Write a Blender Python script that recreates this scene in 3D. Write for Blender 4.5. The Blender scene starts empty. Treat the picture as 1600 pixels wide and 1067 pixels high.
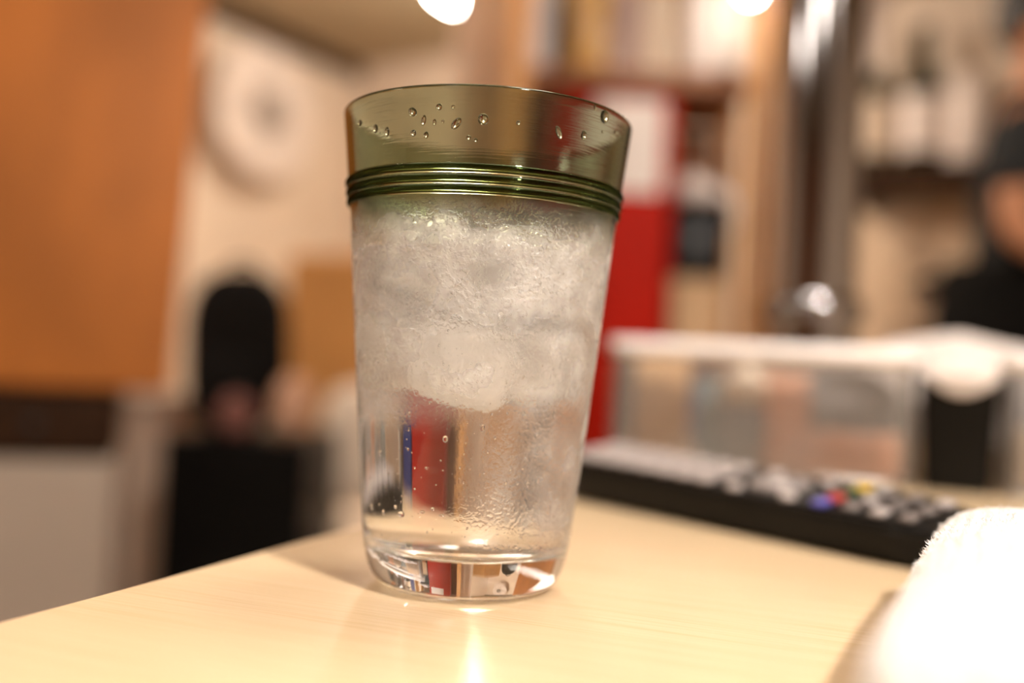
import bpy, bmesh, math, random
from mathutils import Vector, Matrix, noise

random.seed(7)
S = bpy.context.scene
COL = S.collection

# ------------------------------------------------------------------ camera
TABLE_Z = 0.72
CAM_Z = TABLE_Z + 0.0652
FPX = 1600 * 35.0 / 36.0
PITCH, ROLL = math.radians(1.4), math.radians(3.0)
CAM_M = Matrix.Rotation(math.radians(90) + PITCH, 3, 'X') @ Matrix.Rotation(ROLL, 3, 'Z')
cd = bpy.data.cameras.new('camera')
cd.lens = 35.0; cd.sensor_width = 36.0; cd.clip_start = 0.01; cd.clip_end = 60
cam = bpy.data.objects.new('camera', cd); COL.objects.link(cam)
cam.matrix_world = Matrix.Translation((0, 0, CAM_Z)) @ CAM_M.to_4x4()
cd.dof.use_dof = True
cd.dof.focus_distance = 0.256
cd.dof.aperture_fstop = 3.1
S.camera = cam

# ------------------------------------------------------------------ world, exposure
w = bpy.data.worlds.new('world'); S.world = w; w.use_nodes = True
w.node_tree.nodes['Background'].inputs[0].default_value = (1.0, 0.86, 0.7, 1)
w.node_tree.nodes['Background'].inputs[1].default_value = 0.15
S.view_settings.view_transform = 'Standard'
S.view_settings.look = 'None'
S.view_settings.gamma = 1.0
S.view_settings.use_curve_mapping = False
S.view_settings.exposure = 1.15
cy = S.cycles
cy.use_denoising = True
cy.max_bounces = 24; cy.transmission_bounces = 20; cy.transparent_max_bounces = 16
cy.diffuse_bounces = 5; cy.glossy_bounces = 8
cy.sample_clamp_indirect = 40.0
cy.blur_glossy = 0.1
LAMP_COL = (1.0, 0.90, 0.80)
PENDANT_W, FILL_W, GLOBE_W = 520.0, 10.5, 44.0

# ------------------------------------------------------------------ pixel helpers
def ray(x, y):
    return CAM_M @ Vector(((x - 800) / FPX, -(y - 533.5) / FPX, -1.0))
CP = Vector((0, 0, CAM_Z))
def px(x, y, D):
    r = ray(x, y)
    return CP + r * (D / r.y)
def on_z(x, y, z):
    r = ray(x, y)
    return CP + r * ((z - CAM_Z) / r.z)
def plane_hit(x, y, p0, n):
    r = ray(x, y)
    return CP + r * ((p0 - CP).dot(n) / r.dot(n))

# ------------------------------------------------------------------ materials
MATS = {}
def new_mat(name):
    m = bpy.data.materials.new(name); m.use_nodes = True
    nt = m.node_tree; nt.nodes.clear()
    out = nt.nodes.new('ShaderNodeOutputMaterial')
    MATS[name] = m
    return m, nt, out
def N(nt, t, **kw):
    n = nt.nodes.new(t)
    for k, v in kw.items():
        if k.startswith('i_'):
            n.inputs[k[2:].replace('_', ' ')].default_value = v
        else:
            setattr(n, k, v)
    return n
def ramp(nt, fac, stops):
    r = nt.nodes.new('ShaderNodeValToRGB')
    els = r.color_ramp.elements; r.color_ramp.interpolation = 'EASE' if len(stops) == 2 else 'LINEAR'
    while len(els) < len(stops): els.new(0.5)
    for e, (p, c) in zip(els, stops):
        e.position = p
        e.color = (*c, 1) if isinstance(c, tuple) else (c, c, c, 1)
    nt.links.new(fac, r.inputs[0])
    return r
def math_n(nt, op, a, b=None, clamp=False):
    n = nt.nodes.new('ShaderNodeMath'); n.operation = op; n.use_clamp = clamp
    for i, v in enumerate((a, b)):
        if v is None: continue
        if isinstance(v, (int, float)): n.inputs[i].default_value = v
        else: nt.links.new(v, n.inputs[i])
    return n.outputs[0]
def basic(name, col, rough=0.6, var=0.12, scale=12.0, metal=0.0, bump=0.0, stretch=(1, 1, 1), spec=0.5, sheen=0.0):
    m, nt, out = new_mat(name)
    p = N(nt, 'ShaderNodeBsdfPrincipled')
    tc = N(nt, 'ShaderNodeTexCoord'); mp = N(nt, 'ShaderNodeMapping')
    mp.inputs['Scale'].default_value = stretch
    nt.links.new(tc.outputs['Object'], mp.inputs[0])
    nz = N(nt, 'ShaderNodeTexNoise'); nz.inputs['Scale'].default_value = scale
    nz.inputs['Detail'].default_value = 4
    nt.links.new(mp.outputs[0], nz.inputs['Vector'])
    lo = tuple(max(0, c * (1 - var)) for c in col); hi = tuple(min(1, c * (1 + var)) for c in col)
    r = ramp(nt, nz.outputs[0], [(0.3, lo), (0.7, hi)])
    nt.links.new(r.outputs[0], p.inputs['Base Color'])
    p.inputs['Roughness'].default_value = rough
    p.inputs['Metallic'].default_value = metal
    p.inputs['Specular IOR Level'].default_value = spec
    if sheen: p.inputs['Sheen Weight'].default_value = sheen
    if bump:
        b = N(nt, 'ShaderNodeBump'); b.inputs['Strength'].default_value = bump
        b.inputs['Distance'].default_value = 0.002
        nt.links.new(nz.outputs[0], b.inputs['Height']); nt.links.new(b.outputs[0], p.inputs['Normal'])
    nt.links.new(p.outputs[0], out.inputs[0])
    return m
def emit(name, col, strength):
    m, nt, out = new_mat(name)
    e = N(nt, 'ShaderNodeEmission'); e.inputs[0].default_value = (*col, 1); e.inputs[1].default_value = strength
    nt.links.new(e.outputs[0], out.inputs[0]); return m

def wood_table():
    m, nt, out = new_mat('maple_laminate')
    p = N(nt, 'ShaderNodeBsdfPrincipled')
    tc = N(nt, 'ShaderNodeTexCoord')
    mp = N(nt, 'ShaderNodeMapping'); mp.inputs['Scale'].default_value = (5, 190, 5)
    nt.links.new(tc.outputs['Object'], mp.inputs[0])
    n1 = N(nt, 'ShaderNodeTexNoise'); n1.inputs['Scale'].default_value = 1.0; n1.inputs['Detail'].default_value = 5
    nt.links.new(mp.outputs[0], n1.inputs['Vector'])
    mp2 = N(nt, 'ShaderNodeMapping'); mp2.inputs['Scale'].default_value = (18, 900, 18)
    nt.links.new(tc.outputs['Object'], mp2.inputs[0])
    n2 = N(nt, 'ShaderNodeTexNoise'); n2.inputs['Scale'].default_value = 1.0; n2.inputs['Detail'].default_value = 3
    nt.links.new(mp2.outputs[0], n2.inputs['Vector'])
    s = math_n(nt, 'ADD', math_n(nt, 'MULTIPLY', n1.outputs[0], 0.35), math_n(nt, 'MULTIPLY', n2.outputs[0], 0.65))
    r = ramp(nt, s, [(0.36, (0.72, 0.53, 0.315)), (0.47, (0.77, 0.58, 0.365)), (0.62, (0.80, 0.61, 0.39))])
    nt.links.new(r.outputs[0], p.inputs['Base Color'])
    p.inputs['Roughness'].default_value = 0.24
    p.inputs['Specular IOR Level'].default_value = 0.4
    b = N(nt, 'ShaderNodeBump'); b.inputs['Strength'].default_value = 0.12; b.inputs['Distance'].default_value = 0.0004
    nt.links.new(n2.outputs[0], b.inputs['Height']); nt.links.new(b.outputs[0], p.inputs['Normal'])
    nt.links.new(p.outputs[0], out.inputs[0]); return m

def glass_outer(name, tint, fogged):
    """tumbler glass; `fogged` adds the condensation that beads on the cold part"""
    m, nt, out = new_mat(name)
    g = N(nt, 'ShaderNodeBsdfGlass'); g.inputs['IOR'].default_value = 1.5
    tc = N(nt, 'ShaderNodeTexCoord'); sep = N(nt, 'ShaderNodeSeparateXYZ')
    nt.links.new(tc.outputs['Object'], sep.inputs[0])
    if tint is not None:
        t = ramp(nt, math_n(nt, 'DIVIDE', math_n(nt, 'SUBTRACT', sep.outputs[2], 0.094), 0.014), [(0.0, (0.985, 0.985, 0.98)), (1.0, tint)])
        nt.links.new(t.outputs[0], g.inputs['Color'])
    else:
        g.inputs['Color'].default_value = (0.985, 0.985, 0.98, 1)
    g.inputs['Roughness'].default_value = 0.0
    if not fogged:
        # thin wet film: faint horizontal smears
        mp = N(nt, 'ShaderNodeMapping'); mp.inputs['Scale'].default_value = (40, 40, 900)
        nt.links.new(tc.outputs['Object'], mp.inputs[0])
        sm = N(nt, 'ShaderNodeTexNoise'); sm.inputs['Scale'].default_value = 1.0; sm.inputs['Detail'].default_value = 3
        nt.links.new(mp.outputs[0], sm.inputs['Vector'])
        bb = N(nt, 'ShaderNodeBump'); bb.inputs['Strength'].default_value = 0.22; bb.inputs['Distance'].default_value = 0.00025
        nt.links.new(sm.outputs[0], bb.inputs['Height']); nt.links.new(bb.outputs[0], g.inputs['Normal'])
        nt.links.new(g.outputs[0], out.inputs[0]); return m
    # fog amount: strong beside the ice, patchy below, none at the foot
    zz, xx = sep.outputs[2], sep.outputs[0]
    big = N(nt, 'ShaderNodeTexNoise'); big.inputs['Scale'].default_value = 55; big.inputs['Detail'].default_value = 4
    nt.links.new(tc.outputs['Object'], big.inputs['Vector'])
    icez = math_n(nt, 'DIVIDE', math_n(nt, 'SUBTRACT', zz, 0.044), 0.02, True)
    topz = math_n(nt, 'DIVIDE', math_n(nt, 'SUBTRACT', 0.107, zz), 0.010, True)
    right = math_n(nt, 'DIVIDE', math_n(nt, 'ADD', xx, 0.006), 0.03, True)
    lowz = math_n(nt, 'DIVIDE', math_n(nt, 'SUBTRACT', zz, 0.012), 0.012, True)
    low = math_n(nt, 'MULTIPLY', math_n(nt, 'MULTIPLY', right, lowz), 0.8)
    area = math_n(nt, 'MULTIPLY', math_n(nt, 'MAXIMUM', icez, low), topz)
    patch = ramp(nt, big.outputs[0], [(0.36, 0.45), (0.62, 1.0)])
    fog = math_n(nt, 'MULTIPLY', area, patch.outputs[0])
    nt.links.new(math_n(nt, 'MULTIPLY', fog, FOG_ROUGH), g.inputs['Roughness'])
    # beads
    v = N(nt, 'ShaderNodeTexNoise'); v.inputs['Scale'].default_value = 850; v.inputs['Detail'].default_value = 2
    nt.links.new(tc.outputs['Object'], v.inputs['Vector'])
    bd = ramp(nt, v.outputs[0], [(0.42, 0.0), (0.66, 1.0)])
    b = N(nt, 'ShaderNodeBump'); b.inputs['Distance'].default_value = 0.00035
    nt.links.new(bd.outputs[0], b.inputs['Height'])
    nt.links.new(math_n(nt, 'MULTIPLY', fog, 0.8), b.inputs['Strength'])
    nt.links.new(b.outputs[0], g.inputs['Normal'])
    d = N(nt, 'ShaderNodeBsdfDiffuse'); d.inputs[0].default_value = (0.97, 0.97, 0.97, 1)
    tr = N(nt, 'ShaderNodeBsdfTranslucent'); tr.inputs[0].default_value = (0.9, 0.9, 0.9, 1)
    nt.links.new(b.outputs[0], d.inputs['Normal'])
    mx0 = N(nt, 'ShaderNodeMixShader'); mx0.inputs[0].default_value = 0.4
    nt.links.new(d.outputs[0], mx0.inputs[1]); nt.links.new(tr.outputs[0], mx0.inputs[2])
    mx = N(nt, 'ShaderNodeMixShader')
    fz = N(nt, 'ShaderNodeTexNoise'); fz.inputs['Scale'].default_value = 75; fz.inputs['Detail'].default_value = 3
    nt.links.new(tc.outputs['Object'], fz.inputs['Vector'])
    fw = ramp(nt, fz.outputs[0], [(0.38, 0.45), (0.62, 1.0)])  # white splotches in the fog stand in for highlights
    nt.links.new(math_n(nt, 'MULTIPLY', math_n(nt, 'MULTIPLY', fog, FOG_WHITE), fw.outputs[0]), mx.inputs[0])
    nt.links.new(g.outputs[0], mx.inputs[1]); nt.links.new(mx0.outputs[0], mx.inputs[2])
    nt.links.new(mx.outputs[0], out.inputs[0]); return m
FOG_ROUGH, FOG_WHITE = 0.30, 0.58

def plain_glass(name, ior, col=(1, 1, 1), rough=0.0):
    m, nt, out = new_mat(name)
    g = N(nt, 'ShaderNodeBsdfGlass'); g.inputs['IOR'].default_value = ior
    g.inputs['Color'].default_value = (*col, 1); g.inputs['Roughness'].default_value = rough
    nt.links.new(g.outputs[0], out.inputs[0]); return m
def ice_mat(name='frosty_ice', lo=0.3, hi=0.7):
    m, nt, out = new_mat(name)
    tc = N(nt, 'ShaderNodeTexCoord')
    nz = N(nt, 'ShaderNodeTexNoise'); nz.inputs['Scale'].default_value = 110; nz.inputs['Detail'].default_value = 4
    nt.links.new(tc.outputs['Object'], nz.inputs['Vector'])
    b = N(nt, 'ShaderNodeBump'); b.inputs['Strength'].default_value = 0.6; b.inputs['Distance'].default_value = 0.002
    nt.links.new(nz.outputs[0], b.inputs['Height'])
    g = N(nt, 'ShaderNodeBsdfRefraction'); g.inputs['IOR'].default_value = 0.93; g.inputs['Roughness'].default_value = 0.12
    nt.links.new(b.outputs[0], g.inputs['Normal'])
    gl = N(nt, 'ShaderNodeBsdfGlossy'); gl.inputs['Roughness'].default_value = 0.15
    nt.links.new(b.outputs[0], gl.inputs['Normal'])
    d = N(nt, 'ShaderNodeBsdfDiffuse'); d.inputs[0].default_value = (0.98, 0.975, 0.97, 1)
    tr = N(nt, 'ShaderNodeBsdfTranslucent'); tr.inputs[0].default_value = (0.98, 0.975, 0.97, 1)
    m1 = N(nt, 'ShaderNodeMixShader'); m1.inputs[0].default_value = 0.5
    nt.links.new(d.outputs[0], m1.inputs[1]); nt.links.new(tr.outputs[0], m1.inputs[2])
    m2 = N(nt, 'ShaderNodeMixShader'); m2.inputs[0].default_value = 0.14
    nt.links.new(g.outputs[0], m2.inputs[1]); nt.links.new(gl.outputs[0], m2.inputs[2])
    r = ramp(nt, nz.outputs[0], [(0.35, lo), (0.62, hi)])
    m3 = N(nt, 'ShaderNodeMixShader'); nt.links.new(r.outputs[0], m3.inputs[0])
    nt.links.new(m2.outputs[0], m3.inputs[1]); nt.links.new(m1.outputs[0], m3.inputs[2])
    nt.links.new(m3.outputs[0], out.inputs[0]); return m
def acrylic(name, haze=0.12):
    """thin clear plastic sheet: see-through with a fresnel gloss and a little haze"""
    m, nt, out = new_mat(name)
    t = N(nt, 'ShaderNodeBsdfTransparent'); t.inputs[0].default_value = (0.96, 0.95, 0.94, 1)
    gl = N(nt, 'ShaderNodeBsdfGlossy'); gl.inputs['Roughness'].default_value = 0.06
    fr = N(nt, 'ShaderNodeFresnel'); fr.inputs[0].default_value = 1.49
    m1 = N(nt, 'ShaderNodeMixShader')
    nt.links.new(fr.outputs[0], m1.inputs[0]); nt.links.new(t.outputs[0], m1.inputs[1]); nt.links.new(gl.outputs[0], m1.inputs[2])
    d = N(nt, 'ShaderNodeBsdfDiffuse'); d.inputs[0].default_value = (0.85, 0.83, 0.81, 1)
    nz = N(nt, 'ShaderNodeTexNoise'); nz.inputs['Scale'].default_value = 25
    tc = N(nt, 'ShaderNodeTexCoord'); nt.links.new(tc.outputs['Object'], nz.inputs['Vector'])
    m2 = N(nt, 'ShaderNodeMixShader')
    nt.links.new(math_n(nt, 'MULTIPLY', nz.outputs[0], haze * 2), m2.inputs[0])
    nt.links.new(m1.outputs[0], m2.inputs[1]); nt.links.new(d.outputs[0], m2.inputs[2])
    nt.links.new(m2.outputs[0], out.inputs[0]); return m

M = {}
M['table'] = wood_table()
M['table_edge'] = basic('table_edge_band', (0.62, 0.40, 0.2), 0.45)
M['dark_metal'] = basic('dark_metal', (0.05, 0.05, 0.05), 0.4, metal=0.7)
M['wall'] = basic('plaster_wall', (0.68, 0.555, 0.43), 0.85, 0.05, 3.0, bump=0.1)
M['ceiling'] = basic('ceiling_board', (0.40, 0.31, 0.19), 0.9, 0.06, 2.0)
M['floor'] = basic('vinyl_floor', (0.30, 0.24, 0.18), 0.5, 0.15, 5.0)
M['base'] = basic('skirting', (0.16, 0.10, 0.06), 0.5)
M['orange_wood'] = basic('orange_stained_wood', (0.48, 0.155, 0.025), 0.5, 0.22, 5.0, stretch=(1.2, 1, 0.5), spec=0.25)
M['dark_wood'] = basic('dark_brown_wood', (0.035, 0.014, 0.005), 0.5, 0.25, 6.0, stretch=(1, 1, 8), spec=0.12)
M['shelf_wood'] = basic('brown_shelf_wood', (0.30, 0.11, 0.032), 0.55, 0.2, 7.0, stretch=(1, 6, 6))
M['post_wood'] = basic('tan_post_wood', (0.76, 0.37, 0.115), 0.5, 0.15, 9.0, stretch=(8, 8, 1))
M['white_lam'] = basic('off_white_laminate', (0.46, 0.368, 0.29), 0.55, 0.04, 3.0)
M['black_pl'] = basic('black_plastic', (0.005, 0.0045, 0.004), 0.4, 0.2, 20, spec=0.12)
M['black_cloth'] = basic('black_fabric', (0.008, 0.007, 0.006), 0.95, 0.3, 60, spec=0.1)
M['grey_cloth'] = basic('dark_grey_cotton', (0.035, 0.036, 0.036), 0.95, 0.2, 60, spec=0.1)
M['card'] = basic('golden_brown_board', (0.52, 0.26, 0.075), 0.6, 0.12, 4.0)
M['cream_pad'] = basic('cream_vinyl', (0.84, 0.70, 0.54), 0.5, 0.05, 8)
M['pink_cloth'] = basic('dull_pink_cloth', (0.22, 0.09, 0.07), 0.9, 0.15, 40)
M['peach_cloth'] = basic('peach_cloth', (0.62, 0.36, 0.23), 0.9, 0.12, 40)
M['white_pl'] = basic('white_plastic', (0.80, 0.70, 0.62), 0.45, 0.04, 8)
M['grey_pl'] = basic('grey_plastic', (0.22, 0.18, 0.15), 0.5, 0.1, 8)
M['red'] = basic('red_lacquer', (0.45, 0.010, 0.001), 0.5, 0.12, 4.0, spec=0.08)
M['paper'] = basic('white_paper', (0.85, 0.76, 0.70), 0.8, 0.05, 10)
M['blue'] = basic('dark_blue_board', (0.012, 0.020, 0.16), 0.5, 0.15, 6)
M['chrome'] = basic('polished_chrome', (0.42, 0.405, 0.41), 0.08, 0.03, 5, metal=1.0)
M['tan_paper'] = basic('tan_kraft', (0.66, 0.43, 0.24), 0.8, 0.1, 12)
M['teal'] = basic('grey_teal_paper', (0.22, 0.27, 0.28), 0.7, 0.12, 12)
M['salmon'] = basic('salmon_paper', (0.80, 0.42, 0.27), 0.7, 0.08, 12)
M['bluegrey'] = basic('blue_grey_ceramic', (0.30, 0.29, 0.30), 0.4, 0.1, 14)
M['cream'] = basic('cream_ceramic', (0.90, 0.76, 0.60), 0.4, 0.04, 9)
M['towel'] = basic('white_terry', (0.90, 0.88, 0.87), 0.95, 0.05, 300, bump=0.6, sheen=0.4)
M['cloth'] = basic('white_cotton', (0.76, 0.68, 0.63), 0.9, 0.04, 40, bump=0.2)
M['remote'] = basic('remote_black', (0.006, 0.0055, 0.005), 0.4, 0.15, 60, spec=0.15)
M['btn_grey'] = basic('button_pale_grey', (0.52, 0.46, 0.44), 0.35, 0.06, 50)
M['btn_mid'] = basic('button_mid_grey', (0.22, 0.19, 0.18), 0.35, 0.06, 50)
M['btn_red'] = basic('button_red', (0.50, 0.05, 0.04), 0.4)
M['btn_blue'] = basic('button_blue', (0.10, 0.10, 0.42), 0.4)
M['btn_yel'] = basic('button_yellow', (0.72, 0.48, 0.06), 0.4)
M['btn_grn'] = basic('button_green', (0.04, 0.10, 0.05), 0.4)
M['skin'] = basic('skin', (0.62, 0.27, 0.13), 0.55, 0.06, 20)
M['hair'] = basic('dark_hair', (0.02, 0.015, 0.01), 0.5, 0.3, 60, stretch=(1, 1, 0.2))
M['green_glass'] = basic('dark_green_bottle', (0.016, 0.022, 0.010), 0.12, 0.2, 12)
M['amber'] = basic('amber_bottle', (0.62, 0.36, 0.12), 0.2, 0.1, 12)
M['mauve'] = basic('mauve_label', (0.42, 0.29, 0.26), 0.5, 0.1, 12)
M['greyw'] = basic('pale_grey_jar', (0.58, 0.52, 0.50), 0.3, 0.08, 12)
M['ink'] = basic('grey_ink', (0.30, 0.21, 0.15), 0.9, 0.2, 30)
M['poster'] = basic('buff_paper', (0.72, 0.55, 0.385), 0.85, 0.04, 6)
M['bulb'] = emit('bulb_light', LAMP_COL, PENDANT_W)
M['fill_glow'] = emit('fill_light', LAMP_COL, FILL_W)
M['glint_ball'] = emit('glint_ball_glow', (1.0, 0.88, 0.76), 60.0)
M['globe'] = emit('globe_light', (1.0, 0.88, 0.76), GLOBE_W)
TINT = (0.695, 0.735, 0.64)
M['glass_low'] = glass_outer('clear_fogged_glass', None, True)
M['glass_mid'] = glass_outer('green_to_clear_glass', TINT, True)
M['glass_ridge'] = plain_glass('dark_green_ridge_glass', 1.5, (0.13, 0.17, 0.07))
M['glass_up'] = glass_outer('olive_green_glass', TINT, False)
M['water_in_glass'] = plain_glass('water_against_glass', 1.333 / 1.5)
M['water_top'] = plain_glass('water_surface', 1.333)
M['drop'] = plain_glass('water_droplet', 1.333)
M['ice'] = ice_mat()
M['ice_lit'] = ice_mat('painted_lit_ice', 0.75, 0.95)  # milkier ice: light on the cube's underside is put into the colour
M['acrylic'] = acrylic('clear_acrylic', 0.10)
M['acrylic_rim_glint'] = basic('acrylic_rim_glint', (0.95, 0.91, 0.90), 0.2, 0.03, 10)  # clear lip coloured white, its glint painted in

# ------------------------------------------------------------------ object helpers
def tag(o, label=None, cat=None, group=None, kind=None):
    if label: o['label'] = label
    if cat: o['category'] = cat
    if group: o['group'] = group
    if kind: o['kind'] = kind
    return o
def empty(name, loc, rz=0, label=None, cat=None, group=None):
    o = bpy.data.objects.new(name, None); COL.objects.link(o)
    o.location = loc; o.rotation_euler = (0, 0, rz); o.empty_display_size = 0.05
    return tag(o, label, cat, group)
def obj(name, bm, mat, parent=None, smooth=False, loc=(0, 0, 0), rot=(0, 0, 0)):
    me = bpy.data.meshes.new(name)
    if isinstance(bm, tuple):
        me.from_pydata(bm[0], [], bm[1]); me.update()
    else:
        bm.normal_update(); bm.to_mesh(me); bm.free()
    for m in (mat if isinstance(mat, list) else [mat]): me.materials.append(m)
    if smooth:
        me.polygons.foreach_set('use_smooth', [True] * len(me.polygons))
    o = bpy.data.objects.new(name, me); COL.objects.link(o)
    o.location = loc; o.rotation_euler = rot
    if parent: o.parent = parent
    return o
def copy_tree(o, parent=None):
    c = o.copy(); COL.objects.link(c); c.parent = parent
    for ch in list(o.children): copy_tree(ch, c)
    return c
def bx(bm, lo, hi, bevel=0.0, seg=2):
    lo, hi = Vector(lo), Vector(hi)
    r = bmesh.ops.create_cube(bm, size=1.0)
    for v in r['verts']:
        v.co = Vector(((lo.x if v.co.x < 0 else hi.x), (lo.y if v.co.y < 0 else hi.y), (lo.z if v.co.z < 0 else hi.z)))
    if bevel:
        es = list({e for v in r['verts'] for e in v.link_edges})
        bmesh.ops.bevel(bm, geom=es, offset=bevel, segments=seg, profile=0.5, affect='EDGES')
    return bm
def box(lo, hi, bevel=0.0, seg=2):
    return bx(bmesh.new(), lo, hi, bevel, seg)
def lathe(profile, seg=32, close_bottom=True, close_top=True, bm=None, off=(0, 0, 0)):
    bm = bm or bmesh.new(); off = Vector(off); rings = []
    for r, z in profile:
        if r < 1e-6: rings.append([bm.verts.new(off + Vector((0, 0, z)))])
        else: rings.append([bm.verts.new(off + Vector((r * math.cos(2 * math.pi * i / seg), r * math.sin(2 * math.pi * i / seg), z))) for i in range(seg)])
    for a, b in zip(rings, rings[1:]):
        for i in range(seg):
            j = (i + 1) % seg
            if len(a) == 1 and len(b) == 1: continue
            if len(a) == 1: bm.faces.new((a[0], b[j], b[i]))
            elif len(b) == 1: bm.faces.new((a[i], a[j], b[0]))
            else: bm.faces.new((a[i], a[j], b[j], b[i]))
    if close_bottom and len(rings[0]) > 1: bm.faces.new(list(reversed(rings[0])))
    if close_top and len(rings[-1]) > 1: bm.faces.new(rings[-1])
    return bm
def tube(points, radius, seg=10, bm=None, caps=True):
    bm = bm or bmesh.new(); pts = [Vector(p) for p in points]; rings = []
    for i, p in enumerate(pts):
        t = (pts[min(i + 1, len(pts) - 1)] - pts[max(i - 1, 0)]).normalized()
        a = t.orthogonal().normalized() if abs(t.z) > 0.9 else t.cross(Vector((0, 0, 1))).normalized()
        b = t.cross(a).normalized()
        r = radius[i] if isinstance(radius, (list, tuple)) else radius
        rings.append([bm.verts.new(p + (a * math.cos(2 * math.pi * k / seg) + b * math.sin(2 * math.pi * k / seg)) * r) for k in range(seg)])
    for a, b in zip(rings, rings[1:]):
        for k in range(seg):
            bm.faces.new((a[k], a[(k + 1) % seg], b[(k + 1) % seg], b[k]))
    if caps:
        bm.faces.new(list(reversed(rings[0]))); bm.faces.new(rings[-1])
    bmesh.ops.recalc_face_normals(bm, faces=bm.faces)
    return bm
def blob(size, power=2.6, sub=4, amp=0.0, freq=10.0, seed=0):
    """rounded super-ellipsoid, bottom at z=0"""
    bm = bmesh.new(); bmesh.ops.create_icosphere(bm, subdivisions=sub, radius=1.0)
    sx, sy, sz = size
    for v in bm.verts:
        d = v.co.normalized()
        k = (abs(d.x) ** power + abs(d.y) ** power + abs(d.z) ** power) ** (-1 / power)
        c = d * k
        v.co = Vector((c.x * sx / 2, c.y * sy / 2, (c.z + 1) * sz / 2))
        if amp:
            n = noise.noise_vector(v.co * freq + Vector((seed, seed * 2, 0)))
            v.co += Vector((n.x, n.y, n.z if v.co.z > sz * 0.1 else 0)) * amp
    return bm

# ------------------------------------------------------------------ room (frame turned about z)
RA = math.radians(-31.0)
XR = Vector((math.cos(RA), math.sin(RA), 0)); YR = Vector((-math.sin(RA), math.cos(RA), 0))
CORNER = px(556, 106, 4.6)
CEIL_Z = CORNER.z
C0 = Vector((CORNER.x, CORNER.y, 0))
def rp(a, b, z): return C0 + XR * a + YR * b + Vector((0, 0, z))   # a along the back wall, b out from it (negative = into the room)
RW, RL = 5.6, 7.6
def room_box(name, a0, a1, b0, b1, z0, z1, mat):
    o = obj(name, box((a0, b0, z0), (a1, b1, z1)), mat, loc=C0, rot=(0, 0, RA)); return tag(o, kind='structure')
room_box('floor', -0.1, RW + 0.1, -RL - 0.1, 0.1, -0.1, 0, M['floor'])
room_box('ceiling', -0.1, RW + 0.1, -RL - 0.1, 0.1, CEIL_Z, CEIL_Z + 0.1, M['ceiling'])
room_box('wall_back', -0.1, RW + 0.1, 0, 0.1, 0, CEIL_Z, M['wall'])
room_box('wall_left', -0.1, 0, -RL, 0, 0, CEIL_Z, M['wall'])
room_box('wall_right', RW, RW + 0.1, -RL, 0, 0, CEIL_Z, M['wall'])
room_box('wall_front', -0.1, RW + 0.1, -RL - 0.1, -RL, 0, CEIL_Z, M['shelf_wood'])
room_box('baseboard_back', 0.014, RW, -0.014, 0, 0, 0.09, M['base'])
room_box('baseboard_left', 0, 0.014, -RL, 0, 0, 0.09, M['base'])
room_box('trim_1', 0.0, 0.05, -RL, 0, CEIL_Z - 0.06, CEIL_Z, M['dark_wood'])

# ------------------------------------------------------------------ lamps and added fill lights
def globe_lamp(x, y, r, label):
    """globe hung from the ceiling on a short stem; distance follows from the ceiling height"""
    zc = CEIL_Z - r - 0.07
    p = on_z(x, y, zc)
    t = empty('globe_lamp', p, 0, label, 'lamp', None)
    bm = bmesh.new(); bmesh.ops.create_icosphere(bm, subdivisions=3, radius=r)
    obj('globe', bm, M['globe'], t, True)
    obj('ceiling_rose', lathe([(0.05, r + 0.05), (0.05, r + 0.062), (0.03, r + 0.07)], 20), M['white_pl'], t)
    obj('stem', lathe([(0.012, r - 0.002), (0.012, r + 0.05)], 12), M['white_pl'], t)
    return t
globe_lamp(727, -54, 0.12, 'large white glowing globe lamp on the ceiling over the glass')
globe_lamp(803, -30, 0.045, 'small white globe lamp beside the large globe lamp')
tg = px(1173, -14, 1.72)
t = empty('added_glint_ball', tg, 0, 'tiny glowing ball on a cord, added as a highlight in front of the wooden rack post', 'lamp')  # added emitter: stands in for a specular highlight and brightens the jars
bm = bmesh.new(); bmesh.ops.create_icosphere(bm, subdivisions=3, radius=0.012)
obj('globe', bm, M['glint_ball'], t, True)
obj('cord', lathe([(0.003, 0.0122), (0.003, CEIL_Z - tg.z - 0.001)], 8), M['black_pl'], t)

def fill_light(a, b, r, label):  # unseen glowing discs added to brighten the walls and room
    t = empty('added_fill_light', rp(a, b, CEIL_Z - 0.07), 0, label, 'lamp', None)
    obj('ring', lathe([(r + 0.02, 0.02), (r + 0.02, 0.0699), (r, 0.0699), (r, 0.02)], 32, False, False), M['white_pl'], t)
    obj('diffuser', lathe([(0, 0.0), (r * 0.6, 0.004), (r * 0.92, 0.014), (r, 0.03)], 32, False, False), M['fill_glow'], t, True)
    return t
fill_light(1.1, -2.6, 0.20, 'added round fill light near the wall fan')
fill_light(3.0, -2.9, 0.22, 'added round fill light near the bottle shelf')
fill_light(1.0, -5.2, 0.25, 'added round fill light above the wooden cupboard side')
fill_light(3.0, -5.4, 0.25, 'added round fill light above the far end of the table')

PL = Vector((0.48, -0.45, TABLE_Z + 0.98))
t = empty('pendant_lamp', PL, 0, 'black metal pendant lamp hanging over the maple table', 'lamp')
bm = bmesh.new(); bmesh.ops.create_icosphere(bm, subdivisions=3, radius=0.045)
obj('bulb', bm, M['bulb'], t, True)
obj('shade', lathe([(0.15, 0.005), (0.14, 0.04), (0.09, 0.10), (0.035, 0.14), (0.03, 0.16), (0.0, 0.16)], 32, False, False), M['dark_metal'], t, True)
obj('socket', lathe([(0.02, 0.04), (0.02, 0.155)], 16), M['dark_metal'], t)
obj('cord', lathe([(0.004, 0.158), (0.004, CEIL_Z - PL.z - 0.002)], 8), M['black_pl'], t)

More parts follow.
